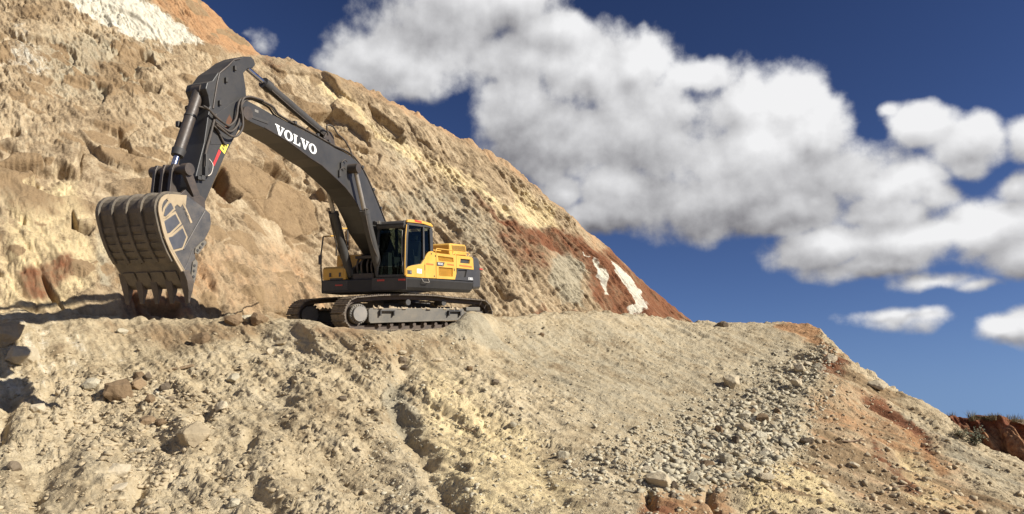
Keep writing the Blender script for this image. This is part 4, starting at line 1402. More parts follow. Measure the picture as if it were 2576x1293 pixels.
    for y0, y1 in ((YL - 0.09, YL), (YR, YR + 0.07)):
        pillar('front_pillar', [(1.88, 1.60), (1.89, 1.9), (1.83, 2.8), (1.77, 3.10), (1.67, 3.10), (1.73, 2.75), (1.80, 1.9), (1.79, 1.60)], y0, y1)
        pillar('middle_pillar', [(0.80, 2.05), (0.80, 3.12), (0.72, 3.12), (0.70, 2.12)], y0, y1)
        pillar('rear_pillar', [(0.30, 2.2), (0.36, 3.05), (0.28, 3.14), (0.19, 3.10), (0.15, 2.4), (0.15, 1.6), (0.28, 1.6)], y0, y1)
        pillar('roof_rail', [(1.78, 3.05), (1.76, 3.12), (0.24, 3.18), (0.22, 3.11), (0.5, 3.11)], y0, y1)
    pillar('door_sill', [(1.84, 1.60), (1.84, 1.82), (1.5, 1.92), (1.2, 1.965), (0.93, 2.0), (0.70, 2.20), (0.34, 2.40), (0.20, 2.42), (0.20, 1.60)], YL - 0.055, YL - 0.028)
    pillar('right_sill', [(1.84, 1.60), (1.84, 1.82), (0.20, 1.95), (0.20, 1.60)], YR + .01, YR + 0.04)
    MB().tube([(1.905, YL - 0.015, 1.62), (1.915, YL - 0.015, 1.95), (1.86, YL - 0.015, 2.75), (1.80, YL - 0.015, 3.06)], 0.017, 8).build('lit_door_edge', M['yellow'], cab)  # yellow strip stands in for the sunlit, reflecting rim of the door
    def pane(name, quad):
        a, b, c, d = [Vector(p) for p in quad]
        nn = (b - a).cross(d - a).normalized() * 0.006
        v = [a, b, c, d, a - nn, b - nn, c - nn, d - nn]
        return MB().add(v, [(0, 1, 2, 3), (7, 6, 5, 4), (0, 4, 5, 1), (1, 5, 6, 2), (2, 6, 7, 3), (3, 7, 4, 0)]).build(name, M['glass'], cab)
    pane('windscreen', [(1.852, YR + .07, 1.9), (1.852, YL - .09, 1.9), (1.79, YL - .09, 2.95), (1.79, YR + .07, 2.95)])
    pane('lower_windscreen', [(1.86, YR + .07, 1.66), (1.86, YL - .09, 1.66), (1.86, YL - .09, 1.88), (1.86, YR + .07, 1.88)])
    MB().prism([(1.80, 1.86), (1.48, 1.935), (0.93, 2.02), (0.80, 2.12), (0.80, 3.09), (1.70, 3.06), (1.78, 2.6)], YL - .040, YL - .034).build('door_window', M['glass'], cab)
    MB().prism([(0.70, 2.22), (0.34, 2.42), (0.30, 2.42), (0.36, 3.05), (0.45, 3.10), (0.72, 3.10)], YL - .040, YL - .034).build('rear_side_window', M['glass'], cab)
    MB().prism([(1.78, 1.86), (0.80, 1.96), (0.80, 3.09), (1.70, 3.06)], YR + .03, YR + .036).build('right_window', M['glass'], cab)
    MB().prism([(0.70, 1.98), (0.34, 2.0), (0.34, 3.05), (0.72, 3.10)], YR + .03, YR + .036).build('right_rear_window', M['glass'], cab)
    rf = MB()
    rf.prism([(1.86, 3.03), (1.88, 3.10), (1.84, 3.16), (1.72, 3.195), (0.95, 3.245), (0.30, 3.235), (0.17, 3.17), (0.20, 3.13), (1.70, 3.07)], YR - 0.02, YL - 0.06)
    roof = rf.build('roof', M['black'], cab, 0.012)
    MB().prism([(1.79, 3.13), (1.76, 3.205), (1.60, 3.225), (0.95, 3.27), (0.30, 3.262), (0.16, 3.19), (0.20, 3.16), (0.8, 3.19)], YL - 0.055, YL + 0.012).build('roof_edge', M['yellow'], roof, 0.012)
    MB().box(0.93, 1.36, YL + 0.013, YL + 0.018, 3.195, 3.245).build('red_reflector', M['red'], roof)
    for y in (0.48, 0.62):
        MB().box(1.86, 1.95, y - .055, y + .055, 3.09, 3.20).build('work_light', M['plastic'], roof, 0.015)
    MB().box(1.951, 1.957, 0.575, 0.665, 3.105, 3.19).build('lamp_lens', M['lamp'], roof)
    MB().prism([(1.86, 2.96), (1.90, 2.97), (1.92, 3.04), (1.86, 3.05)], YR + .05, YL - .05).build('visor', M['plastic'], roof, 0.006)
    MB().tube([(1.87, 1.36, 1.70), (1.90, 1.34, 2.2), (1.85, 1.33, 2.9)], 0.014).build('wiper', M['hub'], cab)
    MB().box(1.70, 1.74, 1.28, 1.37, 2.66, 2.86).build('monitor', M['plastic'], cab, 0.008)
    # inside
    st = MB()
    st.box(0.45, 1.00, 0.72, 1.22, 1.95, 2.10)
    st.prism([(0.52, 2.08), (0.66, 2.08), (0.52, 2.72), (0.42, 2.72)], 0.74, 1.20)
    st.prism([(0.44, 2.74), (0.54, 2.74), (0.50, 2.95), (0.42, 2.95)], 0.85, 1.09)
    st.box(0.55, 0.90, 0.80, 1.14, 1.66, 1.95)
    st.build('seat', M['seat'], cab, 0.03)
    cs = MB()
    for y in (0.60, 1.27):
        cs.box(0.55, 1.15, y - .07, y + .07, 1.9, 2.22)
        cs.cyl((1.08, y, 2.22), (1.12, y, 2.40), 0.02, 0.03, 8)
    cs.box(1.50, 1.72, 0.60, 0.80, 1.66, 2.3)
    cs.cyl((1.45, 0.95, 1.66), (1.40, 0.95, 2.0), 0.016, 0.016, 8)
    cs.cyl((1.45, 1.05, 1.66), (1.40, 1.05, 2.0), 0.016, 0.016, 8)
    cs.build('control_console', M['console'], cab, 0.01)


build_house()


def build_boom():
    up = [(7.18, 5.12), (7.10, 5.24), (6.98, 5.29), (6.76, 5.27), (6.43, 5.235), (6.11, 5.19), (5.44, 5.14), (4.73, 5.09), (4.22, 5.03), (3.64, 4.95), (3.26, 4.93), (2.91, 4.89), (2.62, 4.80), (2.38, 4.66),
          (2.07, 4.42), (1.8, 4.13), (1.48, 3.76), (1.17, 3.38), (0.70, 2.75), (0.22, 2.20), (0.08, 2.02)]
    lo = [(0.12, 1.86), (0.30, 1.80), (0.50, 1.86), (1.0, 2.15), (1.5, 2.52), (1.95, 2.86), (2.22, 3.20), (2.56, 3.56), (2.86, 3.78), (3.18, 3.965), (3.64, 4.145), (4.25, 4.365), (4.72, 4.455), (5.3, 4.61), (5.6, 4.68), (6.05, 4.755), (6.41, 4.81),
          (6.75, 4.83), (7.05, 4.86), (7.17, 4.98)]
    prof = up + lo
    b = MB().prism(prof, -0.33, 0.33).build('boom', M['char'], EX, 0.012)
    # edges of the side plates stand a little below the belly plate
    for y in (0.331, -0.339):
        MB().prism([(x, z + 0.012) for x, z in lo[5:17]] + [(x, z + 0.034) for x, z in reversed(lo[5:17])], y, y + 0.008).build('weld_seam', M['charw'], b)
    lettering('VOLVO', (6.06, 4.775), (-0.993, -0.118), (-0.05, 0.999), 0.235, 0.334, 0.004, 1.50).build('name_lettering', M['white'], b)
    MB().box(6.62, 6.74, 0.333, 0.337, 5.10, 5.16).build('plate', M['hub'], b)
    for yc in (1, -1):
        MB().cyl((2.98, yc * 0.33, 4.52), (2.98, yc * 0.62, 4.52), 0.13, 0.13, 24).build('pin_boss', M['charw'], b)
    MB().box(6.3, 6.92, 0.331, 0.345, 4.93, 4.99).build('stiffener', M['black'], b, 0.004)
    for (x, z) in ((3.42, 4.52), (3.50, 4.30)):
        MB().box(x - .05, x + .03, 0.331, 0.39, z - .09, z + .09).build('hose_bracket', M['black'], b, 0.01)
        MB().tube([(x - .02, .36, z + .10), (x - .12, .40, z + .19), (x - .22, .40, z + .15)], 0.016, 6, 3).build('hose_end', M['rubber'], b)
    # brackets for the arm cylinder
    br = MB()
    for y in (-0.16, 0.10):
        br.prism([(4.0, 5.0), (3.85, 5.28), (3.72, 5.42), (3.58, 5.42), (3.46, 5.30), (3.36, 4.92)], y, y + 0.06)
    br.build('cylinder_bracket', M['charw'], b, 0.008)
    # steel lines along the top and the hoses on them
    base = [(6.73, 5.42), (6.55, 5.42), (6.27, 5.41), (6.06, 5.375), (5.91, 5.265), (5.65, 5.225), (5.34, 5.19), (4.9, 5.15), (4.36, 5.095), (3.63, 5.01), (3.2, 5.0), (2.88, 4.96), (2.62, 4.87), (2.34, 4.71), (2.02, 4.45), (1.75, 4.16), (1.43, 3.80), (1.1, 3.41), (0.7, 2.9)]
    for y, dz, mat in ((0.30, 0.0, 'rubber'), (0.235, 0.02, 'rod'), (0.17, 0.0, 'rubber'), (-0.22, 0.0, 'rubber'), (-0.29, 0.0, 'rubber')):
        MB().tube([(x, y, z + dz + 0.01) for x, z in base], 0.024, 8, 2).build('hydraulic_line', M[mat], b)
    for x, z in ((5.3, 5.19), (4.4, 5.10), (3.9, 5.05), (2.3, 4.68), (1.72, 4.13), (1.3, 3.64)):
        MB().box(x - .04, x + .04, 0.13, 0.345, z - .01, z + .07).build('pipe_clamp', M['black'], b, 0.006)
    MB().tube([(3.9, .28, 5.24), (3.98, .30, 5.48), (3.72, .30, 5.52), (3.5, .30, 5.38), (3.2, .31, 5.28), (2.95, .31, 5.10), (2.80, .31, 4.92)], 0.022, 8, 5).build('hose', M['rubber'], b)

    # boom cylinders
    for s in (1, -1):
        y = 0.50 * s
        p0, p1 = Vector((1.66, y, 1.70)), Vector((2.98, y, 4.52))
        pm = Vector((2.46, y, 3.33))
        d = (p1 - p0).normalized()
        cy = MB()
        cy.cyl(p0, pm, 0.125, 0.125, 24)
        cy.cyl(p0 - Vector((0, .09, 0)), p0 + Vector((0, .09, 0)), 0.13, 0.13, 20)
        c = cy.build('boom_cylinder', M['black'], EX)
        MB().cyl(pm, pm + d * 0.12, 0.145, 0.14, 24).build('gland', M['black'], c)
        MB().cyl(pm + d * 0.10, p1 - d * .1, 0.060, 0.060, 20).build('piston_rod', M['rod'], c)
        MB().cyl(p1 - Vector((0, .075, 0)), p1 + Vector((0, .075, 0)), 0.12, 0.12, 20).build('rod_eye', M['charw'], c)
        MB().tube([p0 + Vector((.15, .10 * s, .3)), p0.lerp(pm, .5) + Vector((.16, .08 * s, 0)), pm + Vector((.13, .08 * s, .05)), pm + Vector((.02, .10 * s, .12))], 0.020, 8, 4).build('cylinder_pipe', M['rubber'], c)
    # arm cylinder
    p0, p1 = Vector((3.60, 0, 5.33)), Vector((6.76, 0, 6.21))
    pm = p0.lerp(p1, 0.745)
    d = (p1 - p0).normalized()
    cy = MB()
    cy.cyl(p0 + d * .05, pm, 0.115, 0.115, 24)
    cy.cyl(p0 - Vector((0, .10, 0)), p0 + Vector((0, .10, 0)), 0.12, 0.12, 20)
    c = cy.build('arm_cylinder', M['black'], EX)
    MB().cyl(pm - d * 0.10, pm + d * 0.12, 0.14, 0.13, 24).build('gland', M['black'], c)
    MB().cyl(pm + d * 0.10, p1 - d * .08, 0.062, 0.062, 20).build('piston_rod', M['chrome'], c)
    MB().cyl(p1 - Vector((0, .11, 0)), p1 + Vector((0, .11, 0)), 0.12, 0.12, 20).build('rod_eye', M['charw'], c)
    MB().tube([pm + Vector((-.05, .1, -.12)), p0.lerp(p1, .4) + Vector((0, .09, -.12)), p0 + Vector((.15, .09, -.06))], 0.018, 8, 3).build('cylinder_pipe', M['rubber'], c)

    # arm
    prof = [(6.80, 6.34), (6.70, 6.30), (6.66, 6.20), (6.74, 6.10), (6.90, 6.04), (7.03, 5.89), (6.95, 5.58), (6.93, 5.37), (6.90, 5.05), (7.03, 4.78), (7.29, 4.37), (7.54, 3.96), (7.9, 3.22), (8.07, 2.88), (8.16, 2.78), (8.24, 2.76), (8.30, 2.84), (8.40, 3.02),
            (8.38, 3.17), (8.34, 3.31), (8.24, 3.67), (8.12, 4.09), (8.04, 4.61), (7.98, 4.89), (8.02, 5.08), (8.10, 5.22), (8.06, 5.36), (7.92, 5.44), (7.77, 5.66), (7.52, 5.87), (7.30, 6.08), (7.02, 6.27)]
    a = MB().prism(prof, -0.27, 0.27).build('arm', M['char'], EX, 0.012)
    ridge = [(7.16, 6.17), (7.32, 6.09), (7.52, 5.87), (7.74, 5.66), (7.80, 5.43), (7.86, 5.10), (7.90, 4.86)]
    MB().tube([(x, 0.275, z) for x, z in ridge], 0.022, 6).build('welded_rib', M['charw'], a)
    MB().prism([(6.99, 4.86), (7.30, 5.18), (7.84, 4.74), (7.98, 4.60), (7.95, 4.10), (7.40, 4.22)], 0.271, 0.279).build('doubler_plate', M['char'], a, 0.003)
    MB().prism([(7.36, 4.76), (7.44, 4.86), (7.52, 4.72), (7.56, 4.56), (7.46, 4.54)], 0.2795, 0.2805).build('rust_patch', M['rust'], a)
    MB().cyl((7.02, -.40, 4.98), (7.02, .40, 4.98), 0.15, 0.15, 28).build('pivot_pin', M['charw'], a)
    for (x, z) in ((7.32, 5.90), (7.57, 5.56), (7.74, 5.02)):
        MB().box(x - .03, x + .03, 0.271, 0.33, z - .05, z + .05).build('lug', M['black'], a, 0.008)
    MB().prism([(7.60, 4.24), (7.44, 4.22), (7.56, 3.98), (7.70, 4.07)], 0.272, 0.276).build('warning_label', M['ylabel'], a)
    pi = MB()
    pi.box(7.54, 7.60, .277, .279, 4.175, 4.19)
    pi.box(7.50, 7.53, .277, .279, 4.15, 4.20)
    pi.prism([(7.58, 4.06), (7.60, 4.12), (7.63, 4.10), (7.61, 4.05)], .277, .279)
    pi.box(7.62, 7.65, .277, .279, 4.11, 4.12)
    pi.build('label_printing', M['ink'], a)
    MB().prism([(7.72, 4.05), (7.66, 4.01), (7.84, 3.67), (7.89, 3.69)], 0.272, 0.276).build('red_stripe', M['redpaint'], a)
    MB().tube([(7.86, .31, 4.75), (7.94, .31, 4.48), (8.02, .31, 4.2), (8.12, .31, 3.87), (8.13, .31, 3.5)], 0.028, 8, 2).build('hydraulic_line', M['rubber'], a)
    MB().tube([(7.96, .31, 4.5), (7.82, .31, 4.44), (7.62, .31, 4.20), (7.56, .31, 4.18)], 0.022, 8, 3).build('hydraulic_line', M['rubber'], a)
    for x, z, h in ((8.11, 3.72, .14), (8.12, 3.50, .10), (8.20, 3.36, .05), (8.30, 3.34, .04)):
        MB().box(x - .05, x + .04, 0.27, 0.36, z - h, z + h).build('valve', M['plastic'], a, 0.012)
    MB().tube([(8.05, .33, 3.78), (7.98, .37, 3.66), (8.02, .37, 3.48), (8.08, .35, 3.42)], 0.014, 6, 4).build('hose_end', M['rod'], a)
    for y, pts in ((.40, [(6.55, 5.40), (6.88, 5.38), (7.05, 5.34), (7.18, 5.25), (7.23, 5.06), (7.18, 4.81), (7.19, 4.61), (7.33, 4.42), (7.52, 4.36), (7.72, 4.42), (7.94, 4.5)]),
                   (.36, [(6.50, 5.40), (6.95, 5.36), (7.2, 5.24), (7.28, 5.1), (7.34, 4.78), (7.52, 4.59), (7.68, 4.6), (7.92, 4.68), (8.09, 4.77), (8.25, 4.81)]),
                   (.33, [(6.50, 5.40), (6.90, 5.34), (7.12, 5.18), (7.18, 4.9), (7.26, 4.66), (7.45, 4.48), (7.65, 4.50), (7.9, 4.58)])):
        MB().tube([(x, y, z) for x, z in pts], 0.026, 8, 4).build('hose', M['rubber'], a)
    # bucket cylinder
    p0, p1 = Vector((8.00, 0, 5.24)), Vector((8.64, 0, 3.46))
    d = (p1 - p0).normalized()
    pm = p0.lerp(p1, 0.78)
    cy = MB()
    cy.cyl(p0 + d * .05, pm, 0.112, 0.112, 24)
    cy.cyl(p0 - Vector((0, .12, 0)), p0 + Vector((0, .12, 0)), 0.12, 0.12, 20)
    c = cy.build('bucket_cylinder', M['charw'], EX)
    MB().cyl(pm - d * 0.05, pm + d * 0.09, 0.135, 0.115, 24).build('gland', M['black'], c)
    MB().cyl(p0.lerp(p1, .33), p0.lerp(p1, .35), 0.122, 0.122, 24).build('band', M['black'], c)
    MB().cyl(pm + d * 0.08, p1 - d * .06, 0.062, 0.062, 20).build('piston_rod', M['chrome'], c)
    MB().cyl(p1 - Vector((0, .11, 0)), p1 + Vector((0, .11, 0)), 0.11, 0.11, 20).build('rod_eye', M['charw'], c)
    MB().tube([(7.92, .24, 4.82), (8.1, .12, 4.86), (8.22, -.1, 4.86), (8.16, -.16, 4.80)], 0.02, 8, 4).build('hose', M['rubber'], c)
    MB().box(8.26, 8.40, -.2, -.12, 4.40, 4.52).build('pipe_block', M['black'], c, 0.01)
    # linkage
    pin = Vector((8.66, 0, 3.44))
    lk = MB()
    lk.cyl(pin - Vector((0, .42, 0)), pin + Vector((0, .42, 0)), 0.085, 0.085, 20)
    for y in (-0.30, -0.10, 0.12):
        lk.prism([(8.55, 3.46), (8.60, 3.56), (8.74, 3.56), (8.79, 3.45), (8.86, 2.80), (8.64, 2.72)], y - .035, y + .035)
    lk.cyl((8.75, -.34, 2.95), (8.75, .16, 2.95), 0.06, 0.06, 14)
    lk.build('bucket_link', M['charw'], EX, 0.008)
    for s in (1, -1):
        g = MB()
        g.prism([(8.60, 3.52), (8.72, 3.54), (8.78, 3.42), (8.42, 2.80), (8.32, 2.80), (8.30, 2.90)], s * .33, s * .41)
        g.cyl((8.66, s * .31, 3.44), (8.66, s * .46, 3.44), 0.12, 0.12, 22)
        g.cyl((8.36, s * .27, 2.86), (8.36, s * .44, 2.86), 0.08, 0.08, 18)
        g.build('guide_link', M['charw'], EX, 0.008)


build_boom()


def build_bucket():
    W = 0.70
    back = [(8.96, 2.845), (9.11, 2.85), (9.28, 2.84), (9.42, 2.825), (9.51, 2.79), (9.59, 2.72), (9.63, 2.64), (9.645, 2.56), (9.64, 2.48), (9.60, 2.34), (9.54, 2.15), (9.46, 1.96), (9.37, 1.80), (9.25, 1.63), (9.12, 1.46), (9.03, 1.345), (8.97, 1.24), (8.935, 1.17)]
    inn = offset_poly(back + [(8.7, 1.7), (8.45, 2.4)], 0.05)[:len(back)]
    front = [(8.83, 1.25), (8.78, 1.45), (8.75, 1.67), (8.77, 1.80), (8.73, 1.91), (8.55, 2.05), (8.41, 2.28), (8.38, 2.41), (8.41, 2.59), (8.56, 2.68), (8.75, 2.76)]
    sh = MB()
    n = len(back)
    sub = 24
    ys = np.linspace(-W, W, sub + 1)
    # the curved shell, thick
    v = [(x, y, z) for y in ys for x, z in back] + [(x, y, z) for y in ys for x, z in inn]
    k = (sub + 1) * n
    f = []
    for j in range(sub):
        for i in range(n - 1):
            a = j * n + i
            f.append((a, a + 1, a + n + 1, a + n))
            f.append((k + a, k + a + n, k + a + n + 1, k + a + 1))
        f.append((j * n, (j + 1) * n, k + (j + 1) * n, k + j * n))
        f.append((j * n + n - 1, k + j * n + n - 1, k + (j + 1) * n + n - 1, (j + 1) * n + n - 1))
    sh.add(v, f)
    bk = sh.build('bucket', M['bdirt'], EX)
    side = back + front
    for s in (1, -1):
        MB().prism(side, s * (W - 0.002), s * (W + 0.03)).build('side_plate', M['steel'], bk, 0.006)
        # edge bar along the curve, caked with clay
        bar = [(x, z) for x, z in back[3:]]
        ins = offset_poly(bar + [(8.6, 1.8), (8.6, 2.4)], 0.075)[:len(bar)]
        MB().prism(bar + ins[::-1], s * (W + 0.03), s * (W + 0.055)).build('edge_bar', M['bclay'], bk, 0.006)
        MB().prism([(8.99, 1.22), (8.90, 1.22), (8.86, 1.60), (8.81, 1.66), (8.80, 1.82), (8.84, 1.86), (8.95, 1.6), (9.06, 1.42)], s * (W + .03), s * (W + .042)).build('lower_wear_plate', M['steel'], bk, 0.004)
    # chevron wear plates on the seen side
    Y = W + 0.031
    ch = [[(9.46, 2.40), (9.53, 2.40), (9.49, 2.55), (9.41, 2.66), (9.36, 2.68), (9.29, 2.57)],
          [(9.50, 2.33), (9.55, 2.28), (9.47, 2.08), (9.36, 2.12), (9.14, 2.32), (9.26, 2.49)],
          [(9.42, 2.04), (9.46, 2.02), (9.32, 1.80), (9.08, 1.87), (8.99, 2.08), (9.09, 2.25), (9.32, 2.07)]]
    for pz in ch:
        MB().prism(offset_poly(pz, 0.012), Y, Y + 0.022).build('wear_plate', M['bsteel'], bk, 0.004)
        MB().prism(offset_poly(pz, -0.030), Y, Y + 0.007).build('caked_clay', M['bclay'], bk)
    cl = [
          [(9.0, 2.86), (9.36, 2.83), (9.5, 2.77), (9.40, 2.68), (9.28, 2.60), (9.22, 2.66), (9.14, 2.62), (9.08, 2.70), (9.02, 2.66)]]
    for pz in cl:
        MB().prism(pz, Y + 0.000, Y + 0.009).build('caked_clay', M['bclay'], bk)
    MB().tube([(8.55, W + .035, 2.62), (9.05, W + .035, 1.85)], 0.016, 6).build('weld_seam', M['steel'], bk)
    MB().prism([(9.10, 2.70), (9.06, 2.72), (8.85, 2.37), (8.89, 2.345)], Y, Y + 0.006).build('weld_patch', M['bclay'], bk)
    lettering('l0l', (9.045, 2.62), (-0.55, -0.835), (0.835, -0.55), 0.035, Y + 0.008, 0.003, 2.6).build('weld_lettering', M['steel'], bk)
    # bolted side cutters
    for s in (1, -1):
        c1 = MB().prism([(8.56, 2.06), (8.66, 2.00), (8.78, 1.89), (8.80, 1.80), (8.72, 1.78), (8.60, 1.90), (8.50, 2.02)], s * (W + .03), s * (W + .06)).build('side_cutter', M['frame'], bk, 0.006)
        for x, z in ((8.62, 1.98), (8.68, 1.91), (8.74, 1.85)):
            MB().cyl((x, s * (W + .06), z), (x, s * (W + .075), z), 0.026, 0.026, 10).build('bolt', M['plastic'], c1)
        c2 = MB().prism([(8.77, 1.68), (8.84, 1.62), (8.87, 1.40), (8.86, 1.22), (8.79, 1.24), (8.74, 1.45), (8.72, 1.62)], s * (W + .03), s * (W + .06)).build('side_cutter', M['frame'], bk, 0.006)
        for x, z in ((8.81, 1.56), (8.82, 1.46), (8.83, 1.35)):
            MB().cyl((x, s * (W + .06), z), (x, s * (W + .075), z), 0.026, 0.026, 10).build('bolt', M['plastic'], c2)
    # strips running over the back: raised ribs, low wear strips across
    outer = offset_poly(back + [(8.7, 1.7), (8.45, 2.4)], -0.045)[:len(back)]
    for y in (-0.67, -0.345, 0.0, 0.345, 0.67):
        MB().prism(back[1:14] + outer[1:14][::-1], y - 0.04, y + 0.04).build('wear_rib', M['bdirt'], bk, 0.006)
    A = np.array(back)
    s_ = np.concatenate([[0], np.cumsum(np.linalg.norm(np.diff(A, axis=0), axis=1))])
    def on(sv, off):
        x, z = np.interp(sv, s_, A[:, 0]), np.interp(sv, s_, A[:, 1])
        x2, z2 = np.interp(sv + .02, s_, A[:, 0]), np.interp(sv + .02, s_, A[:, 1])
        t = np.array([x2 - x, z2 - z]); t /= np.linalg.norm(t)
        return (x - t[1] * -off * -1 if False else x + (-t[1]) * off, z + t[0] * off)
    for y0, y1 in ((-.62, -.395), (-.295, -.05), (.05, .295), (.395, .62)):
        for s0 in (1.15, 1.31, 1.47, 1.63, 1.79):
            MB().prism([on(s0, -.002), on(s0 + .10, -.002), on(s0 + .10, .018), on(s0, .018)], y0, y1).build('wear_strip', M['bdirt'], bk)
        MB().prism([on(s_[-1] - .34, -.002), on(s_[-1] - .05, -.002), on(s_[-1] - .05, .03), on(s_[-1] - .34, .03)], y0 - .02, y1 + .02).build('lip_plate', M['bdirt'], bk)
    # cutting lip
    MB().prism([(9.06, 1.36), (8.90, 1.13), (8.86, 1.14), (8.98, 1.37)], -W - .03, W + .03).build('cutting_lip', M['tooth'], bk, 0.006)
    for y in (-0.735, -0.365, 0.0, 0.365, 0.735):
        t = MB()
        wa, wb, wc = 0.085, 0.075, 0.042
        secs = [((9.10, 1.44), (8.97, 1.47), wa * .8), ((9.03, 1.27), (8.86, 1.26), wa), ((8.985, 1.10), (8.88, 1.08), wb), ((8.955, .93), (8.905, .92), wc * 1.1), ((8.94, .855), (8.92, .855), wc)]
        v = []
        for (a, b, w) in secs:
            v += [(a[0], y - w, a[1]), (a[0], y + w, a[1]), (b[0], y + w, b[1]), (b[0], y - w, b[1])]
        f = [(0, 1, 2, 3), (16, 19, 18, 17)]
        for i in range(4):
            for q in range(4):
                f.append((i * 4 + q, i * 4 + (q + 1) % 4, i * 4 + 4 + (q + 1) % 4, i * 4 + 4 + q))
        t.add(v, f)
        t.build('tooth', M['tooth'], bk, 0.012)
    # ears that carry the pins
    for y in (-0.40, -0.32 + 0.6 - 0.28, 0.34):
        pass
    for y in (-0.46, 0.46):
        MB().prism([(8.28, 2.72), (8.30, 2.92), (8.40, 2.96), (8.62, 2.90), (8.78, 3.02), (8.90, 2.92), (9.05, 2.83), (8.5, 2.62)], y - .03, y + .03).build('ear', M['charw'], bk, 0.006)


build_bucket()
# ------------------------------------------------------------------ stones
def stone_material(name, dark, pale):
    m = bpy.data.materials.new(name)
    m.use_nodes = True
    t = NT(m.node_tree)
    bs = t.n['Principled BSDF']
    tc = t.node('ShaderNodeTexCoord').outputs['Object']
    oi = t.node('ShaderNodeObjectInfo').outputs['Random']
    geo = t.node('ShaderNodeNewGeometry')
    n1 = t.noise(tc, 2.2, 6, 0.65)
    n2 = t.noise(tc, 12.0, 5, 0.7)
    rnd = t.math('ADD', oi, geo.outputs['Random Per Island'])
    f = t.math('MULTIPLY_ADD', n1, 0.7, t.math('MULTIPLY_ADD', n2, 0.4, t.math('MULTIPLY', t.math('FRACT', rnd), 0.5)))
    t.put(bs.inputs['Base Color'], t.mix(t.mapr(f, 0.5, 1.1), dark, pale))
    bs.inputs['Roughness'].default_value = 0.92
    bs.inputs['Specular IOR Level'].default_value = 0.2
    b = t.node('ShaderNodeBump')
    b.inputs['Strength'].default_value = 0.6
    b.inputs['Distance'].default_value = 0.03
    t.put(b.inputs['Height'], t.math('MULTIPLY_ADD', n2, 0.6, n1))
    t.put(bs.inputs['Normal'], b.outputs[0])
    return m


S_TAN = stone_material('tan_stone', (0.31, 0.245, 0.155), (0.49, 0.40, 0.265))
S_BROWN = stone_material('brown_stone', (0.155, 0.105, 0.060), (0.28, 0.195, 0.115))
S_PALE = stone_material('pale_stone', (0.37, 0.305, 0.20), (0.54, 0.46, 0.33))
S_GREY = stone_material('grey_stone', (0.31, 0.27, 0.19), (0.50, 0.445, 0.325))
S_DARK = stone_material('dark_stone', (0.11, 0.085, 0.06), (0.20, 0.155, 0.105))


def stone_bm(n, seed, squash=(1, 1, 0.75), cut=0.0):
    """broken stone: the hull of scattered points, so every face is a flat break"""
    r_ = random.Random(seed)
    bm = bmesh.new()
    for k in range(n):
        v = Vector((r_.gauss(0, 1), r_.gauss(0, 1), r_.gauss(0, 1))).normalized()
        # pull towards a box so that faces become blocky
        mx = max(abs(v.x), abs(v.y), abs(v.z))
        v = v.lerp(v / mx * 0.85, 0.55) * r_.uniform(0.82, 1.05)
        bm.verts.new((v.x * squash[0], v.y * squash[1], v.z * squash[2]))
    ret = bmesh.ops.convex_hull(bm, input=bm.verts)
    bmesh.ops.delete(bm, geom=[v for v in bm.verts if not v.link_faces], context='VERTS')
    if cut:
        bmesh.ops.dissolve_limit(bm, angle_limit=0.30, verts=bm.verts, edges=bm.edges)
        bmesh.ops.bevel(bm, geom=list(bm.edges), offset=cut, segments=1, affect='EDGES', clamp_overlap=True)
        bmesh.ops.triangulate(bm, faces=bm.faces)
        bmesh.ops.subdivide_edges(bm, edges=[e for e in bm.edges if e.calc_length() > 0.22], cuts=2, use_grid_fill=True)
        bmesh.ops.triangulate(bm, faces=bm.faces)
        bmesh.ops.subdivide_edges(bm, edges=[e for e in bm.edges if e.calc_length() > 0.16], cuts=1, use_grid_fill=True)
        from mathutils import noise as mn
        o_ = Vector((seed * 1.7, seed * .3, seed * .9))
        for v in bm.verts:
            v.co *= 1 + 0.07 * mn.noise(v.co * 2.2 + o_) + 0.045 * mn.noise(v.co * 5.5 + o_) + 0.02 * mn.noise(v.co * 12 + o_)
    bmesh.ops.triangulate(bm, faces=bm.faces)
    return bm


def stone_mesh(name, mat, *a, **k):
    bm = stone_bm(*a, **k)
    me = bpy.data.meshes.new(name)
    bm.to_mesh(me)
    bm.free()
    me.materials.append(mat)
    return me


def hit(px, py):
    loc, nor, i, d = GB.ray_cast(EYE, ray(px, py))
    if loc is None:
        return None
    if nor.z < 0:
        nor = -nor
    return loc, nor, (loc - EYE).length


def tilted(nor, amt, rz, r_):
    up = Vector((0, 0, 1)).lerp(nor, amt).normalized()
    q = up.to_track_quat('Z', 'Y')
    return q.to_matrix().to_4x4() @ Matrix.Rotation(rz, 4, 'Z')


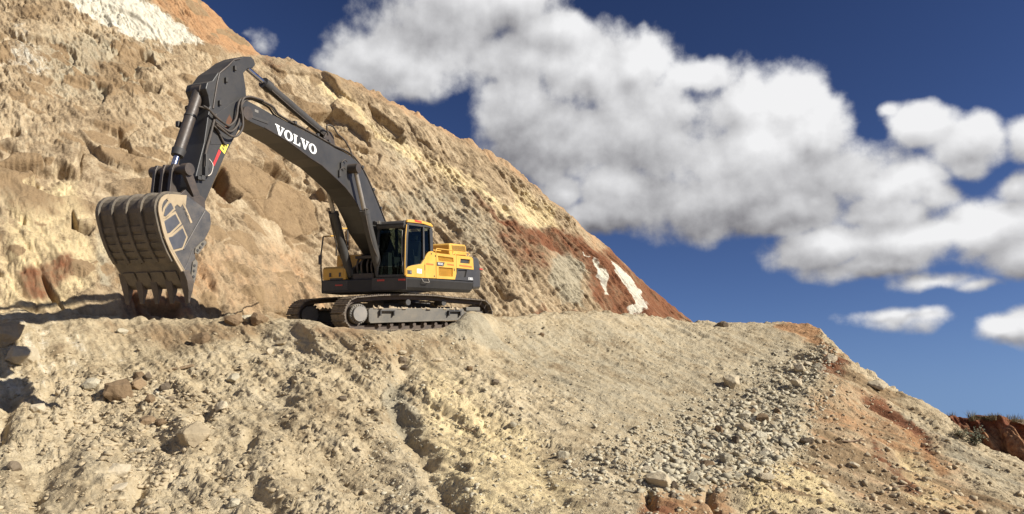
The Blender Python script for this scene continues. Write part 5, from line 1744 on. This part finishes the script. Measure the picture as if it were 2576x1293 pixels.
NAMED = [  # picture place, width there, shape, material, label
    (300, 1000, 72, (1.0, .8, .85), S_BROWN, 'biggest brown boulder, wedge shaped, alone on the pale left ground'),
    (503, 863, 42, (1, .9, .9), S_BROWN, 'round brown boulder alone on the sandy shelf under the bucket'),
    (587, 812, 44, (1, .8, .75), S_BROWN, 'rounded brown boulder beside a sharp one left of the tracks'),
    (652, 810, 46, (1, .8, .85), S_BROWN, 'sharp edged brown rock close to the far left track'),
    (617, 806, 30, (1, .8, .7), S_GREY, 'grey lump between two brown boulders near the tracks'),
    (833, 818, 34, (.7, .8, 1.0), S_TAN, 'pointed tan rock leaning before the front of the near track'),
    (14, 855, 74, (1, .9, .7), S_TAN, 'large flat topped rock with dark underside at left picture edge'),
    (62, 905, 66, (1, .9, .6), S_PALE, 'broad pale rock below the flat topped one at far left'),
    (557, 1028, 36, (1, .9, .75), S_PALE, 'pale flat topped block with a dark hollow beside it'),
    (491, 1104, 84, (1, .8, .55), S_TAN, 'wide tan slab leaning on the slope in lower left'),
    (300, 1193, 46, (1, .9, .75), S_PALE, 'pale angular rock with one dark face in lower left gully'),
    (461, 926, 50, (1, .5, .22), S_BROWN, 'long flat brown slab lying on the sandy shelf'),
    (347, 951, 30, (1, .9, .8), S_BROWN, 'brown stone, left one of a pair above the big boulder'),
    (372, 951, 20, (.8, .9, 1), S_DARK, 'small dark pointed stone, right one of a pair'),
    (344, 975, 40, (1, .8, .8), S_BROWN, 'brown rock touching the big boulder on its upper right'),
    (414, 980, 28, (1, .9, .8), S_DARK, 'dark rounded stone right of the big brown boulder'),
    (379, 1010, 26, (1, .9, .9), S_BROWN, 'brown stone just right of the big boulder foot'),
    (428, 1007, 20, (1, .8, .7), S_DARK, 'little dark stone two steps right of the big boulder'),
    (587, 954, 32, (1, .8, .6), S_GREY, 'flattish grey stone alone on the bare middle ground'),
    (229, 971, 40, (1, .8, .6), S_GREY, 'grey stone among chips left of the big boulder'),
    (370, 1062, 36, (1, .8, .6), S_BROWN, 'low brown stone, left of two below the big boulder'),
    (403, 1067, 26, (1, .9, .8), S_BROWN, 'reddish brown stone, right of two below the big boulder'),
    (94, 1034, 32, (1, .8, .7), S_PALE, 'whitish block in the chips at lower left'),
    (307, 838, 26, (1, .8, .6), S_GREY, 'grey stone below the bucket teeth'),
    (345, 1137, 50, (1, .5, .25), S_PALE, 'long pale slab across the lower left gully'),
    (290, 1229, 56, (1, .5, .18), S_PALE, 'thin pale slab below the angular rock in the gully'),
    (585, 1272, 38, (1, .8, .6), S_GREY, 'rounded grey stone near the bottom edge, left of centre'),
    (37, 1180, 28, (1, .9, .8), S_DARK, 'dark stone near the lower left picture corner'),
    (676, 891, 24, (.8, .6, 1), S_PALE, 'pale upright stone on the slope below the far track'),
    (707, 864, 34, (1, .6, .3), S_TAN, 'flat tan slab on the slope below the tracks'),
    (861, 1006, 24, (1, .8, .7), S_DARK, 'dark stone on the smooth face left of the gully'),
    (1011, 889, 26, (1, .7, .55), S_PALE, 'pale stone at the head of the centre gully'),
    (1011, 909, 28, (1, .8, .7), S_DARK, 'dark stone directly under the pale one at the gully head'),
    (1018, 929, 24, (1, .8, .7), S_DARK, 'lowest dark stone of the three at the gully head'),
    (1158, 988, 30, (1, .8, .5), S_TAN, 'tan slab with a shaded edge right of the centre gully'),
    (1101, 907, 34, (1, .5, .35), S_TAN, 'long tan slab on the slope below the near track'),
    (1246, 965, 24, (1, .7, .7), S_DARK, 'dark stone on the slope below the grey mound'),
    (1182, 930, 20, (1, .7, .7), S_BROWN, 'brown stone between the mound and the centre gully'),
    (1362, 843, 18, (1, .8, .7), S_BROWN, 'brown stone near the top of the smooth fill slope'),
    (1314, 1005, 22, (1, .7, .5), S_PALE, 'pale flake on the middle of the fill slope'),
    (1290, 1072, 32, (1, .6, .5), S_GREY, 'grey stone in a streak of chips at mid slope'),
    (1417, 1151, 34, (1, .8, .8), S_GREY, 'grey lump in a cluster low on the fill slope'),
    (1653, 1217, 72, (1, .7, .55), S_PALE, 'large whitish boulder at the foot of the rubble band'),
    (1694, 1228, 26, (.8, .8, 1), S_DARK, 'dark stone touching the large whitish boulder'),
    (1583, 1237, 40, (1, .35, .2), S_GREY, 'thin grey slab left of the large whitish boulder'),
    (1841, 972, 48, (.9, .8, .9), S_PALE, 'pale ragged boulder on smooth slope left of the rubble'),
    (2205, 974, 44, (1, .8, .4), S_PALE, 'broad pale flat rock on the brown right shoulder'),
    (2227, 929, 20, (1, .8, .8), S_PALE, 'white stone on the right skyline'),
    (1817, 819, 30, (1, .8, .6), S_DARK, 'dark stone on the crest of the fill slope'),
    (1850, 1112, 24, (1, .9, 1), S_DARK, 'dark upright stone low in the rubble band'),
    (1913, 1106, 34, (1, .9, .9), S_GREY, 'rounded grey boulder low in the rubble band'),
    (1826, 1160, 34, (1, .9, .9), S_GREY, 'greenish grey boulder at the lower rubble edge'),
    (2027, 1114, 34, (1, .7, .7), S_DARK, 'dark stone at right border of the rubble'),
    (1874, 1050, 38, (1, .8, .6), S_GREY, 'grey slab in the middle of the rubble band'),
    (1919, 1058, 34, (1, .8, .7), S_BROWN, 'brown block in the middle of the rubble band'),
    (1868, 1079, 50, (1, .6, .45), S_PALE, 'long pale boulder in the middle of the rubble band'),
    (2012, 932, 30, (1, .9, .8), S_PALE, 'pale block near the top of the rubble band'),
    (2089, 907, 32, (1, .9, .8), S_PALE, 'topmost pale block of the rubble band'),
    (2056, 928, 30, (1, .9, .8), S_GREY, 'grey block next to the topmost pale one'),
    (2003, 968, 30, (1, .9, .8), S_PALE, 'pale block at left border of the upper rubble'),
    (1931, 1204, 52, (1, .6, .35), S_PALE, 'wide cream slab below the rubble band'),
    (1690, 1250, 20, (1, .8, .9), S_DARK, 'small dark stone below the large whitish boulder'),
    (2148, 1173, 24, (1, .6, .6), S_PALE, 'white stone on the orange streaked right slope'),
    (2461, 1105, 22, (1, .8, .8), S_PALE, 'pale stone with dark side near the green shrub')]

for k, (px, py, w, sq, mat, lab) in enumerate(NAMED):
    h = hit(px, py)
    if h is None:
        continue
    loc, nor, dist = h
    r_ = random.Random(100 + k)
    size = w / FPX * dist * 0.53
    me = stone_mesh('rock', mat, 26, 500 + k, sq, 0.035)
    o = bpy.data.objects.new('rock', me)
    o.matrix_world = Matrix.Translation(loc + Vector((0, 0, size * sq[2] * 0.34))) @ tilted(nor, 0.55, r_.uniform(-.5, .5), r_) @ Matrix.Scale(size, 4)
    COL.objects.link(o)
    tag(o, lab, 'rock', 'rocks lying on the spoil')

KIND = ('tan', 'pale', 'tan', 'grey', 'brown', 'grey')
BASE = [stone_mesh('stone', {'grey': S_GREY, 'pale': S_PALE, 'tan': S_TAN, 'brown': S_BROWN}[KIND[k % 6]], 15, 900 + k, (1, .85, .55 + .03 * k), 0.0) for k in range(12)]
RUB = [(2062, 868), (2112, 888), (2072, 950), (1975, 1010), (2005, 1080), (2000, 1140), (1905, 1190), (1750, 1222), (1650, 1205), (1600, 1165), (1750, 1060), (1870, 990), (1955, 925)]


def in_poly(x, y, poly):
    c = False
    for i in range(len(poly)):
        (x0, y0), (x1, y1) = poly[i - 1], poly[i]
        if (y0 > y) != (y1 > y) and x < x0 + (y - y0) * (x1 - x0) / (y1 - y0):
            c = not c
    return c


def rand_in(poly, r_):
    xs, ys = [p[0] for p in poly], [p[1] for p in poly]
    while True:
        x, y = r_.uniform(min(xs), max(xs)), r_.uniform(min(ys), max(ys))
        if in_poly(x, y, poly):
            return x, y


r_ = random.Random(31)
for k in range(205):
    x, y = rand_in(RUB, r_)
    h = hit(x, y)
    if h is None:
        continue
    loc, nor, dist = h
    size = 0.055 * (0.165 / 0.055) ** (r_.random() ** 1.8)
    o = bpy.data.objects.new('stone', BASE[k % 12])
    o.matrix_world = Matrix.Translation(loc - nor * size * 0.08) @ tilted(nor, 0.7, r_.uniform(0, 6.28), r_) @ Matrix.Rotation(r_.uniform(-.6, .6), 4, 'X') @ Matrix.Scale(size, 4)
    COL.objects.link(o)
    kd = KIND[k % 6]
    pt = 'upper' if y < 985 else 'middle' if y < 1095 else 'lower'
    tag(o, f'{kd} angular stone in the {pt} part of the rubble band on the right', 'stone', f'{kd} stones in the {pt} rubble band')


# ---- chips and gravel that nobody could count
def scatter(name, pts, mats, seed):
    """many small faceted stones joined in one mesh; pts: list of (location, normal, size)"""
    r_ = np.random.default_rng(seed)
    protos = []
    for k in range(8):
        bm = stone_bm(10, seed * 10 + k, (1, .85, .55))
        bm.verts.index_update()
        v = np.array([tuple(q.co) for q in bm.verts])
        f = np.array([[q.index for q in fc.verts] for fc in bm.faces])
        bm.free()
        protos.append((v, f))
    # tiny ones from a bare icosahedron
    t_ = (1 + 5 ** .5) / 2
    iv = np.array([(-1, t_, 0), (1, t_, 0), (-1, -t_, 0), (1, -t_, 0), (0, -1, t_), (0, 1, t_), (0, -1, -t_), (0, 1, -t_), (t_, 0, -1), (t_, 0, 1), (-t_, 0, -1), (-t_, 0, 1)]) / 1.9
    if_ = np.array([(0, 11, 5), (0, 5, 1), (0, 1, 7), (0, 7, 10), (0, 10, 11), (1, 5, 9), (5, 11, 4), (11, 10, 2), (10, 7, 6), (7, 1, 8), (3, 9, 4), (3, 4, 2), (3, 2, 6), (3, 6, 8), (3, 8, 9), (4, 9, 5), (2, 4, 11), (6, 2, 10), (8, 6, 7), (9, 8, 1)])
    VV, FF, off = [], [], 0
    for (loc, nor, s) in pts:
        if s > 0.03:
            v, f = protos[r_.integers(8)]
            v = v * s
        else:
            f = if_
            v = iv * (1 + r_.uniform(-.35, .35, (12, 1))) * np.array([1, .85, .65]) * s
        a = r_.uniform(0, 6.28)
        c, sn = math.cos(a), math.sin(a)
        b = r_.uniform(-.6, .6)
        cb, sb = math.cos(b), math.sin(b)
        Rm = np.array([[c, -sn, 0], [sn, c, 0], [0, 0, 1]]) @ np.array([[1, 0, 0], [0, cb, -sb], [0, sb, cb]])
        v = v @ Rm.T + np.array(loc) + np.array(nor) * s * 0.08
        VV.append(v)
        FF.append(f + off)
        off += len(v)
    V = np.concatenate(VV)
    F = np.concatenate(FF)
    me = bpy.data.meshes.new(name)
    me.vertices.add(len(V))
    me.vertices.foreach_set('co', V.reshape(-1).astype(np.float32))
    me.loops.add(len(F) * 3)
    me.loops.foreach_set('vertex_index', F.reshape(-1).astype(np.int32))
    me.polygons.add(len(F))
    me.polygons.foreach_set('loop_start', np.arange(0, len(F) * 3, 3, dtype=np.int32))
    me.materials.append(mats)
    me.update()
    me.validate()
    o = bpy.data.objects.new(name, me)
    COL.objects.link(o)
    o['kind'] = 'stuff'
    return o


def collect(n, poly, smin, smax, power, seed):
    r_ = random.Random(seed)
    out = []
    while len(out) < n:
        x, y = rand_in(poly, r_)
        h = hit(x, y)
        if h is None:
            n -= 1
            continue
        u = r_.random()
        s = smin * (smax / smin) ** (u ** power)
        out.append((tuple(h[0]), tuple(h[1]), s))
    return out


LEFT = [(-60, 830), (700, 830), (980, 860), (960, 1320), (-60, 1320)]
MIDDLE = [(900, 840), (1240, 830), (1500, 1000), (1700, 1320), (900, 1320)]
FILL = [(1240, 815), (1500, 805), (1740, 830), (1960, 830), (2040, 880), (1900, 1000), (1650, 1180), (1400, 1050)]
RIGHT = [(2060, 840), (2130, 910), (2350, 1050), (2600, 1190), (2600, 1320), (1600, 1320), (1900, 1200), (2040, 1100)]
CHIPS = [(180, 930), (420, 950), (600, 1000), (480, 1130), (380, 1250), (200, 1120), (100, 1060)]
APRON = [(1950, 880), (2110, 870), (2120, 960), (2040, 1100), (2020, 1200), (1700, 1260), (1380, 1190), (1500, 1120), (1750, 1000)]
scatter('chips', collect(3600, LEFT, 0.010, 0.09, 3.6, 1) + collect(1100, CHIPS, 0.014, 0.12, 2.4, 2), S_TAN, 3)
scatter('gravel', collect(2600, MIDDLE, 0.010, 0.07, 3.6, 4) + collect(1700, FILL, 0.012, 0.065, 3.8, 5), S_GREY, 6)
scatter('rubble', collect(2600, RUB, 0.018, 0.13, 2.4, 7) + collect(2400, APRON, 0.016, 0.10, 2.4, 8), S_GREY, 9)
scatter('slope_gravel', collect(2200, RIGHT, 0.011, 0.10, 3.2, 10), S_TAN, 11)


# ---- sticks
M_WOOD = paint('weathered_wood', (0.16, 0.10, 0.06), 0.9, 0, 0.3)
for pts, rad, lab in (([(2118, 1113), (2135, 1114), (2155, 1110), (2172, 1112)], 0.016, 'bent dark stick lying across the right slope'),
                      ([(2246, 1230), (2262, 1226), (2280, 1226), (2296, 1236)], 0.012, 'thin curved twig low on the right slope'),
                      ([(1150, 1069), (1165, 1075), (1182, 1082), (1199, 1087)], 0.010, 'thin twig on the slope right of the centre gully')):
    P3 = []
    for px, py in pts:
        h = hit(px, py)
        if h:
            P3.append(h[0] + h[1] * 0.035)
    if len(P3) > 2:
        mb = MB().tube(P3, rad, 6, 4)
        mb.tube([P3[2], P3[2] + Vector((0.12, -.02, 0.05))], rad * .6, 5)
        tag(mb.build('stick', M_WOOD), lab, 'stick')


# ---- grass tufts on the red bank and the shrub at its foot
M_GRASS = flat('dry_grass', (0.155, 0.130, 0.060), 0.8)
M_LEAF = flat('grey_green_leaf', (0.075, 0.085, 0.040), 0.7)


def blades(n, r, h, seed, w=0.017):
    r_ = random.Random(seed)
    mb = MB()
    for k in range(n):
        a = r_.uniform(0, 6.28)
        q = r * math.sqrt(r_.random())
        x, y = q * math.cos(a), q * math.sin(a)
        L = h * r_.uniform(.5, 1.0)
        lean = r_.uniform(.05, .5) * L
        b = r_.uniform(0, 6.28)
        tx, ty = x + lean * math.cos(a + r_.uniform(-.6, .6)), y + lean * math.sin(a + r_.uniform(-.6, .6))
        dx, dy = w * math.cos(b), w * math.sin(b)
        mx, my = x * .6 + tx * .4, y * .6 + ty * .4
        mb.add([(x - dx, y - dy, -.1), (x + dx, y + dy, -.1), (mx + dx * .7, my + dy * .7, L * .55), (mx - dx * .7, my - dy * .7, L * .55), (tx, ty, L)],
               [(0, 1, 2, 3), (3, 2, 4)])
    return mb


for k, (px, py, d, n, r, h, lab) in enumerate((
        (2447, 1056, 57, 60, .28, 0.95, 'tallest dry grass tuft on the red bank rim'),
        (2393, 1052, 58, 40, .30, .70, 'dry grass tuft at left end of the red bank'),
        (2500, 1052, 56, 60, .40, .60, 'low grass tuft on the red bank beside the notch'),
        (2548, 1057, 56, 70, .6, .65, 'wide grass tuft near right picture edge on the bank'))):
    p = at(px, py, d)
    o = blades(n, r, h, 40 + k).build('grass_tuft', M_GRASS)
    o.location = (p.x, p.y, p.z - .05)
    tag(o, lab, 'grass', 'grass tufts on the red bank')
fr = MB()
r_ = random.Random(77)
for k in range(34):
    i = r_.randrange(BANK.shape[1] // 3, BANK.shape[1])
    q = BANK[-25 + r_.randrange(-3, 6), i]
    b = blades(9, .35, r_.uniform(.25, .55), 700 + k, .015)
    fr.add([Vector(q) + v for v in b.v], b.f)
fg = fr.build('rim_grass', M_GRASS)
fg['kind'] = 'stuff'


def shrub(px, py, scale, seed, lab, mat):
    h = hit(px, py)
    if h is None:
        return
    r_ = random.Random(seed)
    root = bpy.data.objects.new('shrub', None)
    COL.objects.link(root)
    root.location = h[0]
    tag(root, lab, 'shrub')
    st, lf = MB(), MB()
    for k in range(16):
        a = r_.uniform(0, 6.28)
        e = Vector((math.cos(a) * r_.uniform(.2, .6), math.sin(a) * r_.uniform(.2, .6), r_.uniform(.4, .9))) * scale
        st.tube([(0, 0, -.03), e * .5 + Vector((0, 0, .06 * scale)), e], .012 * scale, 5)
        for q in range(26):
            c = e * r_.uniform(.35, 1.1) + Vector((r_.gauss(0, .12), r_.gauss(0, .12), r_.gauss(0, .10))) * scale
            u = Vector((r_.gauss(0, 1), r_.gauss(0, 1), r_.gauss(0, 1))).normalized() * .055 * scale
            v = u.orthogonal() * .6
            lf.add([c - u, c + v, c + u, c - v], [(0, 1, 2, 3)])
    st.build('stems', M_WOOD, root)
    lf.build('foliage', mat, root)


shrub(2447, 1119, 0.42, 3, 'grey green shrub on the right slope before the red bank', M_LEAF)
shrub(2415, 1100, 0.28, 4, 'small dry bush left of the grey green shrub', M_GRASS)
